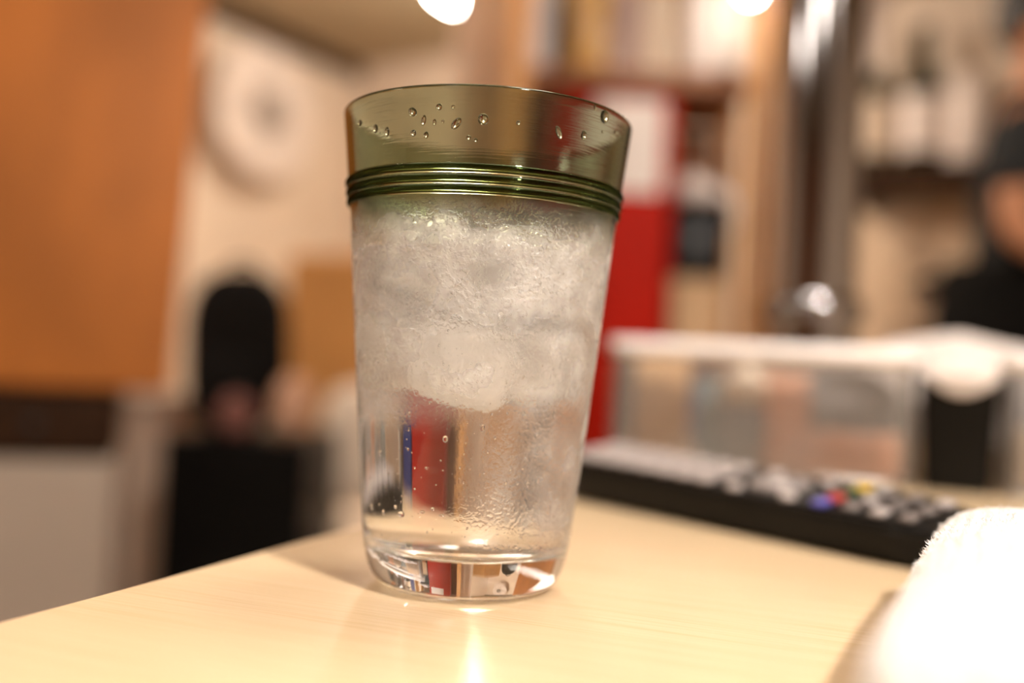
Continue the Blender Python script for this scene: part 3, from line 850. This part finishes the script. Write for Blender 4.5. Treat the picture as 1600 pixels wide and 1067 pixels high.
dr = obj('door', prism(mx + 0.002, rx0, mx + 0.002, rtop, 0, 0.0215, 0.004, CUPH - 0.01), M['orange_wood'], t)
dr2 = obj('door', prism(-SWID + 0.004, mx - 0.002, -SWID + 0.004, mx - 0.002, 0, 0.0215, 0.004, CUPH - 0.01), M['orange_wood'], t)
obj('handle', box((mx - 0.026, -0.016, 0.38), (mx - 0.014, -0.0005, 0.50), 0.003), M['dark_metal'], dr2)

DP = 2.15
x0, x1, zb, zt = span(60, 335, 612, 900, DP)
o = obj('partition_wall', box((x0 - 0.5, 0, 0), (x1, 0.10, zt - 0.022), 0.003), M['white_lam'], loc=(0, DP, 0))
t = empty('half_partition', ((x0 - 0.5 + x1) / 2, DP + 0.05, 0), 0, 'half height off white partition behind the black cabinet', 'partition')
o.parent = t; o.location = (-t.location.x, -0.05, 0); o.name = 'panel'
hw = (x1 - x0 + 0.5) / 2
obj('cap_rail', box((-hw - 0.01, -0.065, zt - 0.0215), (hw + 0.01, 0.065, zt), 0.005), M['white_lam'], t)

DB = 1.75
x0, x1, zb, zt = span(247, 476, 684, 900, DB)
t = empty('black_cabinet', ((x0 + x1) / 2, DB + 0.16, 0), 0, 'square black cabinet carrying the black backpack', 'cabinet')
hw = (x1 - x0) / 2
obj('carcass', box((-hw, -0.16, 0.02), (hw, 0.16, zt), 0.006), M['black_pl'], t)
obj('front_panel', box((-hw + 0.012, -0.168, 0.05), (hw - 0.012, -0.1605, zt - 0.02), 0.003), M['black_pl'], t)
for sx in (-1, 1):
    for sy in (-1, 1):
        obj('foot', lathe([(0.016, 0), (0.018, 0.0198)], 14), M['dark_metal'], t, False, (sx * (hw - 0.03), sy * 0.12, 0))
ztop = zt
# backpack on it
DK = 1.86
x0, x1, zb, zt = span(280, 440, 420, 640, DK)
bw, bh = x1 - x0, zt - ztop
t = empty('black_backpack', ((x0 + x1) / 2, DK + 0.06, ztop + 0.0005), 0, 'black round topped backpack standing on the black cabinet', 'backpack')
obj('main_compartment', blob((bw, 0.13, bh), 3.0, 4, 0.006, 9, 2), M['black_cloth'], t, True)
obj('front_pocket', blob((bw * 0.72, 0.05, bh * 0.45), 3.2, 3, 0.003, 14, 5), M['black_cloth'], t, True, (0, -0.066, 0.012))
obj('carry_loop', tube([(-0.03, 0, bh - 0.008), (-0.026, 0, bh + 0.012), (0, 0, bh + 0.02), (0.026, 0, bh + 0.012), (0.03, 0, bh - 0.008)], 0.005, 8), M['black_cloth'], t, True)
for s in (-1, 1):
    obj('shoulder_strap', tube([(s * 0.04, 0.06, bh * 0.88), (s * 0.05, 0.085, bh * 0.7), (s * 0.055, 0.09, bh * 0.4), (s * 0.05, 0.068, bh * 0.12)], 0.009, 8), M['black_cloth'], t, True)
q = px(372, 600, 1.79)
t = empty('pink_pouch', (q.x, q.y, ztop + 0.0005), 0, 'small dull pink pouch in front of the backpack', 'pouch')
obj('pouch_body', blob((0.065, 0.045, 0.075), 2.4, 3, 0.004, 25, 1), M['pink_cloth'], t, True)
obj('zip', tube([(-0.018, -0.002, 0.070), (0, -0.003, 0.078), (0.018, -0.002, 0.070)], 0.003, 6), M['dark_metal'], t, True)
q = px(458, 600, 1.86)
t = empty('peach_pouch', (q.x + 0.004, q.y - 0.01, ztop + 0.0005), 0, 'rounded peach coloured pouch beside the backpack', 'pouch')
obj('pouch_body', blob((0.075, 0.06, 0.112), 2.4, 3, 0.004, 25, 4), M['peach_cloth'], t, True)
obj('drawstring', tube([(-0.03, -0.014, 0.092), (0, -0.022, 0.096), (0.03, -0.014, 0.092)], 0.003, 6), M['black_cloth'], t, True)

# tan wooden cabinet behind, cream chair
DT = 2.75
x0, x1, zb, zt = span(462, 640, 396, 600, DT)
t = empty('tan_cabinet', ((x0 + x1) / 2, DT + 0.22, 0), math.radians(-24), 'golden brown wooden cabinet behind the cream chair', 'cabinet')
hw = (x1 - x0) / 2 * 0.92
obj('carcass', box((-hw, -0.18, 0.04), (hw, 0.18, zt), 0.004), M['card'], t)
obj('door', box((-hw + 0.006, -0.198, 0.05), (hw - 0.006, -0.1805, zt - 0.02), 0.003), M['card'], t)
obj('plinth', box((-hw + 0.02, -0.15, 0), (hw - 0.02, 0.16, 0.0395)), M['dark_wood'], t)
DCH = 2.12
x0, x1, zb, zt = span(494, 632, 602, 780, DCH)
t = empty('cream_chair', ((x0 + x1) / 2, DCH + 0.2, 0), 0, 'cream padded chair with rounded backrest beside the black cabinet', 'chair')
cw = (x1 - x0)
obj('backrest', blob((cw, 0.07, 0.26), 3.0, 4, 0.003, 6), M['cream_pad'], t, True, (0, -0.16, zt - 0.26))
obj('seat', blob((cw * 1.05, 0.40, 0.07), 4.0, 3), M['cream_pad'], t, True, (0, 0.06, 0.37))
for sx in (-1, 1):
    for sy in (-0.12, 0.22):
        obj('leg', tube([(sx * cw * 0.45, sy, 0), (sx * cw * 0.38, sy, 0.385)], [0.011, 0.016], 10), M['dark_metal'], t, True)
    obj('back_support', tube([(sx * cw * 0.3, -0.10, 0.40), (sx * cw * 0.3, -0.16, zt - 0.2)], 0.01, 8), M['dark_metal'], t, True)

# wall fan on the left wall
def wall_hit(x, y, which):
    n = XR if which == 'left' else YR
    return plane_hit(x, y, C0, n)
fp = plane_hit(428, 176, C0 + XR * 0.20, XR) - XR * 0.20
fan = empty('wall_fan', fp + XR * 0.0005, RA, 'large round white wall fan with grey hub on the left wall', 'fan')
FR = 0.255
def rx(bm):  # turn lathe axis z to local +x
    bmesh.ops.rotate(bm, verts=bm.verts, cent=(0, 0, 0), matrix=Matrix.Rotation(math.radians(90), 3, 'Y')); return bm
obj('wall_mount', box((0, -0.06, -0.10), (0.03, 0.06, 0.06), 0.008), M['white_pl'], fan)
obj('motor', rx(lathe([(0.03, 0.0305), (0.055, 0.04), (0.06, 0.10), (0.04, 0.125)], 24)), M['white_pl'], fan, True)
obj('shroud', rx(lathe([(0.06, 0.10), (0.18, 0.105), (FR, 0.14), (FR + 0.006, 0.155), (FR - 0.004, 0.16), (0.17, 0.12), (0.06, 0.115)], 48, False, False)), M['white_pl'], fan, True)
for k in range(5):
    bm = bmesh.new(); a0 = 2 * math.pi * k / 5; V = []
    for i in range(7):
        r = 0.045 + (FR - 0.07) * i / 6
        for j in range(5):
            a = a0 + (j / 4 - 0.5) * (0.75 + 0.2 * math.sin(math.pi * i / 6))
            V.append(bm.verts.new((0.15 + 0.03 * (j / 4 - 0.5), r * math.cos(a), r * math.sin(a))))
    for i in range(6):
        for j in range(4): bm.faces.new((V[i * 5 + j], V[i * 5 + j + 1], V[i * 5 + j + 6], V[i * 5 + j + 5]))
    o = obj('blade', bm, M['white_pl'], fan, True); s_ = o.modifiers.new('t', 'SOLIDIFY'); s_.thickness = 0.002
for r in (0.10, 0.15, 0.20, FR):
    xx = 0.205 - 0.04 * (r / FR) ** 3
    obj('guard_ring', tube([(xx, r * math.cos(2 * math.pi * k / 48), r * math.sin(2 * math.pi * k / 48)) for k in range(49)], 0.0035, 6), M['white_pl'], fan, True)
for k in range(36):
    a = 2 * math.pi * k / 36
    obj('guard_wire', tube([(0.206, 0.07 * math.cos(a), 0.07 * math.sin(a)), (0.198, 0.17 * math.cos(a), 0.17 * math.sin(a)), (0.165, FR * math.cos(a), FR * math.sin(a))], 0.0022, 5), M['white_pl'], fan, True)
obj('hub_cap', rx(lathe([(0.072, 0.185), (0.074, 0.205), (0.05, 0.215), (0.0, 0.217)], 28)), M['grey_pl'], fan, True)['label'] = 'grey round hub cap'

# ------------------------------------------------------------------ right of the glass: wooden rack and what it holds
DR = 1.85
xl = px(800, 300, DR).x; xr = px(1182, 300, DR).x
zsh = px(1000, 112, DR).z               # top of upper shelf board
zlow = px(1000, 545, DR).z
rk = empty('wooden_rack', ((xl + xr) / 2, DR + 0.14, 0), 0, 'brown wooden shelf rack with tan front posts holding bottles and boxes', 'rack')
RH = 1.95; hw = (xr - xl) / 2
for sx in (-1, 1):
    for sy in (-1, 1):
        obj('post', box((sx * hw - 0.019, sy * 0.14 - 0.021, 0), (sx * hw + 0.019, sy * 0.14 + 0.021, RH), 0.003), M['post_wood'], rk)
xsplit = px(1056, 500, DR).x - (xl + xr) / 2
for zz, xa in ((zlow, xsplit), (zsh, -hw + 0.0215), (RH - 0.06, -hw + 0.0215)):
    obj('shelf_board', box((xa, -0.15, zz - 0.03), (hw - 0.0215, 0.155, zz), 0.003), M['shelf_wood'], rk)
obj('back_panel', box((-hw + 0.022, 0.162, 0.2), (hw - 0.022, 0.17, zsh - 0.031)), M['shelf_wood'], rk)
# red box with paper
x0, x1, zb, zt = span(866, 1050, 142, 545, DR - 0.01)
t = empty('red_locker', ((x0 + x1) / 2, DR + 0.12, 0.0005), 0, 'tall red lacquered locker with a white paper sheet inside the rack', 'locker')
hb = (x1 - x0) / 2; H = min(zt, zsh - 0.035) - 0.002
obj('carcass', box((-hb, -0.12, 0), (hb, 0.15, H), 0.005), M['red'], t)
obj('front_door', box((-hb + 0.004, -0.132, 0.004), (hb - 0.004, -0.1205, H - 0.004), 0.003), M['red'], t)
xs0 = px(925, 230, DR).x - t.location.x; xs1 = px(1034, 230, DR).x - t.location.x
zs0 = px(990, 303, DR).z - t.location.z; zs1 = px(990, 158, DR).z - t.location.z
obj('paper_sheet', box((xs0, -0.1338, zs0), (xs1, -0.1322, zs1)), M['paper'], t)['label'] = 'white paper sheet'
# on the floor under the short shelf
x0, x1, zb, zt = span(1042, 1103, 545, 600, DR)
t = empty('blue_crate', ((x0 + x1) / 2, DR + 0.12, 0.0005), 0, 'tall dark blue storage crate next to the red locker under the shelf', 'crate')
hb = (x1 - x0) / 2
obj('crate_body', box((-hb, -0.12, 0), (hb, 0.14, zlow - 0.06), 0.006), M['blue'], t)
obj('crate_rim', box((-hb - 0.002, -0.123, zlow - 0.0595), (hb + 0.002, 0.143, zlow - 0.045), 0.002), M['blue'], t)
x0, x1, zb, zt = span(1108, 1137, 545, 600, DR)
t = empty('black_crate', ((x0 + x1) / 2, DR + 0.12, 0.0005), 0, 'tall black storage crate between blue crate and rack post', 'crate')
hb = (x1 - x0) / 2
obj('crate_body', box((-hb, -0.09, 0), (hb, 0.14, zlow - 0.10), 0.006), M['black_pl'], t)
obj('crate_rim', box((-hb - 0.002, -0.093, zlow - 0.0995), (hb + 0.002, 0.143, zlow - 0.085), 0.002), M['black_pl'], t)
# stack: beige box, black radio, white towel
x0, x1, zb, zt = span(1052, 1131, 446, 545, DR)
t = empty('beige_box', ((x0 + x1) / 2, DR + 0.12, zlow + 0.0005), 0, 'beige carton under the black radio on the rack', 'box')
hb = (x1 - x0) / 2; h1 = zt - zlow
obj('carton', box((-hb, -0.1, 0), (hb, 0.12, h1), 0.003), M['tan_paper'], t)
obj('lid', box((-hb - 0.003, -0.103, h1 + 0.0002), (hb + 0.003, 0.123, h1 + 0.014), 0.002), M['tan_paper'], t)
z1 = zlow + 0.0005 + h1 + 0.0145
h2 = px(1100, 318, DR).z - z1
t = empty('black_radio', ((x0 + x1) / 2 + 0.004, DR + 0.11, z1 + 0.0003), 0, 'black radio between the beige carton and the white towel', 'radio')
obj('case', box((-hb, -0.08, 0), (hb, 0.10, h2), 0.006), M['black_pl'], t)
bmk = lathe([(0.03, 0), (0.03, 0.004), (0.026, 0.006), (0.0, 0.004)], 24)
bmesh.ops.rotate(bmk, verts=bmk.verts, cent=(0, 0, 0), matrix=Matrix.Rotation(math.radians(90), 3, 'X'))
obj('speaker_grille', bmk, M['dark_metal'], t, True, (0, -0.0802, h2 * 0.5))
# white towel draped over the radio, sagging on the post side
z2 = z1 + h2
t = empty('draped_towel', ((x0 + x1) / 2, DR + 0.03, z2 + 0.0006), 0, 'thick white towel draped over the black radio', 'towel')
bm = bmesh.new(); rows = []
pts = [(-hb - 0.004, 0.056), (-hb * 0.4, 0.062), (0.0, 0.058), (hb * 0.55, 0.048), (hb + 0.004, 0.022), (hb + 0.0145, -0.014), (hb + 0.0155, -0.046)]
for i, (xx, zz) in enumerate(pts):
    row = []
    th = zz if i < 4 else (0.026, 0.016, 0.012)[i - 4]
    for j in range(16):
        a = 2 * math.pi * j / 16; ca, sa = math.cos(a), math.sin(a)
        y = 0.078 + math.copysign(abs(ca) ** 0.5, ca) * 0.10
        d = Vector((0, 1)) if i < 4 else Vector((0.93, 0.35))
        s = math.copysign(abs(sa) ** 0.7, sa) * th * 0.5
        row.append(bm.verts.new((xx + d.x * s, y, (th / 2 + 0.001 if i < 4 else zz) + d.y * s)))
    rows.append(row)
for A, B in zip(rows, rows[1:]):
    for j in range(16): bm.faces.new((A[j], A[(j + 1) % 16], B[(j + 1) % 16], B[j]))
bm.faces.new(rows[0]); bm.faces.new(list(reversed(rows[-1])))
bmesh.ops.recalc_face_normals(bm, faces=bm.faces)
o = obj('towel_cloth', bm, M['paper'], t, True); s_ = o.modifiers.new('s', 'SUBSURF'); s_.levels = 2; s_.render_levels = 2

# bottles and jars on the rack's upper shelf
def bottle(xc, wpx, ytop, D, zbase_, body, neck, label, prof='bottle', cat='bottle', labelmat=None, name='bottle', group=None):
    c = px(xc, 60, D); r = wpx / FPX * D / 2; h = px(xc, ytop, D).z - zbase_
    t = empty(name, (c.x, c.y, zbase_ + 0.0005), 0, label, cat, group)
    if prof == 'bottle':
        obj('body', lathe([(r * .9, 0), (r, h * .02), (r, h * .56), (r * .9, h * .63), (r * .5, h * .70), (r * .36, h * .76), (r * .34, h * .90)], 28), body, t, True)
        obj('cap', lathe([(r * .38, h * .9005), (r * .40, h * .98), (r * .3, h), (0, h)], 20), neck, t, True)
        if labelmat: obj('label_band', lathe([(r * 1.012, h * .12), (r * 1.015, h * .13), (r * 1.015, h * .49), (r * 1.012, h * .5)], 28, False, False), labelmat, t, True)
    else:
        obj('body', lathe([(r * .85, 0), (r, h * .06), (r, h * .74), (r * .85, h * .82), (r * .8, h * .84)], 28), body, t, True)
        obj('lid', lathe([(r * .86, h * .8405), (r * .9, h * .86), (r * .9, h * .97), (r * .6, h), (0, h)], 28), neck, t, True)
    return t
zs = zsh + 0.0002
x0 = px(728, 60, DR + .05).x; x1 = px(788, 60, DR + .05).x
# the beige carton stands past the rack's end on the board
bottle(838, 52, -70, DR + .06, zs, M['greyw'], M['white_pl'], 'pale grey storage jar at the end of the upper rack shelf', 'jar', 'jar', name='storage_jar')
bottle(876, 34, -60, DR + .12, zs, M['green_glass'], M['green_glass'], 'dark green bottle between grey jar and amber bottle', name='dark_bottle')
bottle(918, 60, -120, DR + .04, zs, M['amber'], M['card'], 'amber bottle standing on the upper rack shelf', name='amber_bottle')
bottle(976, 46, -90, DR + .05, zs, M['mauve'], M['dark_wood'], 'dusky mauve bottle standing on the upper rack shelf', name='mauve_bottle')
bottle(1035, 62, -40, DR + .10, zs, M['cream_pad'], M['tan_paper'], 'buff ceramic jar on the upper rack shelf', 'jar', 'jar', name='storage_jar')
bottle(1098, 58, -60, DR + .02, zs, M['paper'], M['paper'], 'bright cream ceramic jar on the upper rack shelf', 'jar', 'jar', name='storage_jar')
bottle(1144, 36, -80, DR - .02, zs, M['white_pl'], M['white_pl'], 'slim white ceramic bottle beside the rack post', name='white_bottle')
# beige carton left of the jar, on a wall bracket shelf of its own behind the rack
DW = 2.35
x0, x1, zb, zt = span(724, 792, -60, 132, DW)
t = empty('tall_carton_stack', ((x0 + x1) / 2, DW + 0.15, 0), 0, 'pale pinkish tall locker standing behind the tumbler and rack', 'locker')
hb = (x1 - x0) / 2 + 0.02
t.name = 'pale_locker'
obj('carcass', box((-hb, -0.15, 0.03), (hb + 0.06, 0.15, 1.78), 0.004), M['cream_pad'], t)
obj('door', box((-hb + 0.005, -0.166, 0.04), (hb + 0.055, -0.1505, 1.77), 0.003), M['cream_pad'], t)
obj('plinth', box((-hb + 0.01, -0.13, 0), (hb + 0.05, 0.14, 0.0295)), M['dark_wood'], t)

# blue board standing beside the rack
DBL = 1.70
x0, x1, zb, zt = span(1208, 1256, -60, 560, DBL)
t = empty('blue_signboard', ((x0 + x1) / 2, DBL, 0), 0, 'tall narrow dark blue signboard standing next to the rack post', 'signboard')
hb = (x1 - x0) / 2
obj('board', box((-hb, -0.008, 0.06), (hb, 0.008, 1.62), 0.003), M['blue'], t)
obj('foot_plate', box((-0.10, -0.12, 0), (0.10, 0.12, 0.012), 0.003), M['dark_metal'], t)
obj('upright', box((-0.012, -0.006, 0.0125), (0.012, 0.006, 0.0595)), M['dark_metal'], t)

# ------------------------------------------------------------------ back wall, right: bottle shelf, poster, pennant
def back_at(x, y, off): return plane_hit(x, y, C0 - YR * off, YR)
s0 = back_at(1336, 275, 0.12); s1 = back_at(1590, 275, 0.12)
smid = (s0 + s1) / 2; sl = (s1 - s0).length / 2 + 0.05
zsf = back_at(1445, 268, 0.12).z
t = empty('wall_shelf', (smid + YR * 0.12).to_tuple()[:2] + (zsf,), RA, 'dark brown wall shelf carrying the sake bottles', 'shelf')
obj('shelf_board', box((-sl, -0.20, -0.04), (sl, -0.0005, 0), 0.003), M['dark_wood'], t)
obj('front_lip', box((-sl, -0.2125, -0.075), (sl, -0.2005, 0.012), 0.002), M['dark_wood'], t)
for s in (-0.7, 0.7):
    obj('bracket', box((s * sl - 0.012, -0.17, -0.12), (s * sl + 0.012, -0.001, -0.0405), 0.003), M['dark_wood'], t)
for i, (xc, wpx, yt, cap, labm, nm) in enumerate([(1366, 60, 45, 'green_glass', 'cream_pad', 'dark green sake bottle with buff label beside the chrome column'), (1446, 66, 40, 'green_glass', 'paper', 'dark green sake bottle with cream label in the middle of the wall shelf')]):
    c = back_at(xc, 200, 0.11); D = c.y
    bottle(xc, wpx, yt, D, zsf, M['green_glass'], M[cap], nm, labelmat=M[labm], name='sake_bottle')
c = back_at(1522, 200, 0.11)
bottle(1522, 74, 118, c.y, zsf, M['paper'], M['white_pl'], 'stout white ceramic sake jar on the wall shelf', 'jar', 'jar', name='sake_jar')
# widen labels to reach the shoulder
pc = back_at(1428, 430, 0.004)
pw = (back_at(1532, 430, 0.004) - back_at(1328, 430, 0.004)).length / 2
pz0, pz1 = back_at(1428, 545, 0.004).z, back_at(1428, 322, 0.004).z
t = empty('paper_poster', (pc.x, pc.y, pz0), RA, 'buff paper poster with a grey ink drawing below the wall shelf', 'poster')
obj('sheet', box((-pw, 0.001, 0), (pw, 0.0035, pz1 - pz0)), M['poster'], t)
def ink_blob(cx, cz, rx_, rz_, seed):
    bm = bmesh.new(); pts = []
    for k in range(28):
        a = 2 * math.pi * k / 28; rr = 1 + 0.35 * noise.noise(Vector((math.cos(a) * 1.3 + seed, math.sin(a) * 1.3, seed)))
        pts.append((cx + rx_ * rr * math.cos(a), cz + rz_ * rr * math.sin(a)))
    A = [bm.verts.new((x, -0.0002, z)) for x, z in pts]; B = [bm.verts.new((x, 0.0009, z)) for x, z in pts]
    bm.faces.new(A)
    for k in range(28): bm.faces.new((A[k], B[k], B[(k + 1) % 28], A[(k + 1) % 28]))
    bmesh.ops.recalc_face_normals(bm, faces=bm.faces)
    return bm
hz = pz1 - pz0
for cx_, cz_, a_, b_, sd in ((0.02, hz * 0.62, 0.055, 0.035, 1), (0.04, hz * 0.36, 0.07, 0.06, 2), (0.03, hz * 0.10, 0.09, 0.04, 3)):
    obj('ink_drawing', ink_blob(cx_, cz_, a_, b_, sd), M['ink'], t)
# pennant hanging from the ceiling
c = px(1366, 50, 2.6)
t = empty('hanging_pennant', (c.x, c.y, px(1366, 112, 2.6).z), 0, 'white tapering cloth pennant hanging from the ceiling near the chrome column', 'pennant')
hp = px(1366, -110, 2.6).z - t.location.z
bm = bmesh.new(); rows = []
for i in range(13):
    u = i / 12; wd = 0.006 + 0.062 * u; row = []
    for j in range(9):
        v = j / 8 - 0.5
        row.append(bm.verts.new((v * 2 * wd, 0.006 * math.sin(v * 9 + u * 2), u * hp)))
    rows.append(row)
for A, B in zip(rows, rows[1:]):
    for j in range(8): bm.faces.new((A[j], A[j + 1], B[j + 1], B[j]))
o = obj('cloth', bm, M['paper'], t, True); s_ = o.modifiers.new('t', 'SOLIDIFY'); s_.thickness = 0.002
obj('hanging_rod', tube([(-0.08, 0, hp + 0.004), (0.08, 0, hp + 0.004)], 0.006, 8), M['post_wood'], t, True)
obj('cord', tube([(0, 0, hp + 0.009), (0, 0, CEIL_Z - t.location.z - 0.001)], 0.002, 6), M['dark_wood'], t)

# ------------------------------------------------------------------ person at the far right, side on, facing away to the right
DPN = 2.25
xb = px(1522, 260, DPN).x
base = Vector((xb + 0.135, DPN, 0))
pn = empty('person', base, math.radians(-29), 'person in dark grey T-shirt and black apron standing with a bent elbow', 'person')
def skin_mesh(name, nodes, edges, mat, parent, levels=2, root=0):
    me = bpy.data.meshes.new(name)
    me.from_pydata([n[0] for n in nodes], edges, []); me.update()
    o = bpy.data.objects.new(name, me); COL.objects.link(o)
    o.modifiers.new('skin', 'SKIN').use_smooth_shade = True
    for v, n in zip(me.skin_vertices[0].data, nodes):
        r = n[1]; v.radius = r if isinstance(r, tuple) else (r, r)
    me.skin_vertices[0].data[root].use_root = True
    sb = o.modifiers.new('sub', 'SUBSURF'); sb.levels = levels; sb.render_levels = levels
    dg = bpy.context.evaluated_depsgraph_get(); dg.update()
    m2 = bpy.data.meshes.new_from_object(o.evaluated_get(dg))
    bpy.data.objects.remove(o)
    m2.materials.clear(); m2.materials.append(mat)
    r = bpy.data.objects.new(name, m2); COL.objects.link(r); r.parent = parent
    m2.polygons.foreach_set('use_smooth', [True] * len(m2.polygons))
    return r
nd, ed = [], []
def add(p, r, link=None):
    nd.append((p, r)); i = len(nd) - 1
    if link is not None: ed.append((link, i))
    return i
pel = add((0, 0, .93), (.15, .13)); bel = add((.01, 0, 1.08), (.135, .115), pel); che = add((.0, 0, 1.25), (.15, .12), bel)
upc = add((.0, 0, 1.37), (.11, .09), che); nk = add((.005, 0, 1.47), (.055, .055), upc); nk2 = add((.02, 0, 1.53), (.055, .055), nk)
hd = add((.03, 0, 1.60), (.082, .092), nk2); hd2 = add((.028, 0, 1.67), (.08, .092), hd); hd3 = add((.02, 0, 1.73), (.05, .055), hd2)
ns = add((.115, 0, 1.605), (.014, .016), hd)
for s in (-1, 1):
    add((.02, s * .086, 1.61), (.012, .02), hd)
    sh = add((-.005, s * .17, 1.37), (.062, .062), upc); am = add((-.02, s * .215, 1.25), (.052, .052), sh); el = add((-.02, s * .235, 1.12), (.042, .042), am)
    fa = add((.06, s * .225, 1.075), (.038, .04), el); wr = add((.125, s * .19, 1.055), (.025, .028), fa); pm = add((.185, s * .17, 1.05), (.022, .038), wr)
    for k, (dy, ln) in enumerate(((-.028, .066), (-.009, .076), (.010, .072), (.028, .058))):
        f1 = add((.215, s * .165 + dy, 1.05), .010, pm); f2 = add((.215 + ln * .5, s * .163 + dy, 1.04), .0095, f1); add((.215 + ln * .85, s * .16 + dy, 1.015), .008, f2)
    th = add((.165, s * .135, 1.045), .012, pm); add((.195, s * .118, 1.04), .010, th)
    hp_ = add((0, s * .085, .84), (.088, .088), pel); kn = add((.02, s * .095, .48), (.058, .058), hp_); an = add((-.01, s * .095, .10), (.042, .042), kn)
    he = add((-.015, s * .095, .05), (.042, .042), an); add((.13, s * .10, .04), (.032, .042), he)
skin_mesh('body', nd, ed, M['skin'], pn)
nd, ed = [], []
c1 = add((.0, 0, .99), (.16, .145)); c2 = add((.01, 0, 1.10), (.15, .135), c1); c3 = add((0, 0, 1.25), (.165, .14), c2); c4 = add((0, 0, 1.38), (.12, .10), c3); c5 = add((.005, 0, 1.44), (.075, .075), c4)
for s in (-1, 1):
    a = add((-.005, s * .17, 1.375), (.078, .078), c4); b = add((-.02, s * .215, 1.255), (.075, .075), a); add((-.02, s * .228, 1.19), (.073, .073), b)
skin_mesh('t_shirt', nd, ed, M['grey_cloth'], pn)
nd, ed = [], []
c1 = add((-.02, 0, .93), (.17, .15)); add((-.01, 0, 1.03), (.15, .135), c1)
for s in (-1, 1):
    a = add((-.01, s * .095, .80), (.115, .11), c1); b = add((.02, s * .10, .48), (.085, .085), a); add((-.01, s * .10, .12), (.075, .075), b)
skin_mesh('black_trousers', nd, ed, M['black_cloth'], pn)
# apron wrapped round hips, tied at the back
bm = bmesh.new(); rows = []
for i in range(15):
    z = 0.45 + 0.62 * i / 14; k = 1 - i / 14; row = []
    for j in range(33):
        a = 2 * math.pi * j / 32
        rxx = 0.165 + 0.10 * k + 0.006 * k * math.sin(a * 7); ryy = 0.155 + 0.08 * k
        row.append(bm.verts.new((-.02 + rxx * math.cos(a), ryy * math.sin(a), z)))
    rows.append(row)
for A, B in zip(rows, rows[1:]):
    for j in range(32): bm.faces.new((A[j], A[j + 1], B[j + 1], B[j]))
o = obj('apron', bm, M['black_cloth'], pn, True); s_ = o.modifiers.new('t', 'SOLIDIFY'); s_.thickness = 0.003
obj('apron_knot', blob((0.05, 0.09, 0.05), 2.2, 3, 0.006, 30), M['black_cloth'], pn, True, (-.205, 0, 1.0))
bm = bmesh.new(); bmesh.ops.create_icosphere(bm, subdivisions=4, radius=1)
for v in bm.verts:
    c = v.co.copy(); front = max(0, c.x)
    v.co = Vector((.012 + c.x * .108, c.y * .10, 1.665 + c.z * .10))
    if c.z < 0: v.co.x -= front * .11 * (-c.z) ** .5; v.co.z -= 0.05 * max(0, -c.x) * -c.z
    v.co += noise.noise_vector(v.co * 40) * .004
obj('hair', bm, M['hair'], pn, True)
for s in (-1, 1):
    bm = bmesh.new(); bmesh.ops.create_icosphere(bm, subdivisions=2, radius=0.011)
    obj('eye', bm, M['paper'], pn, True, (.103, s * .032, 1.625))
    obj('shoe', blob((0.27, 0.10, 0.085), 2.6, 3), M['black_pl'], pn, True, (.045, s * .10, 0))
obj('mouth', blob((0.012, 0.045, 0.012), 2.0, 2), M['pink_cloth'], pn, True, (.104, 0, 1.558))
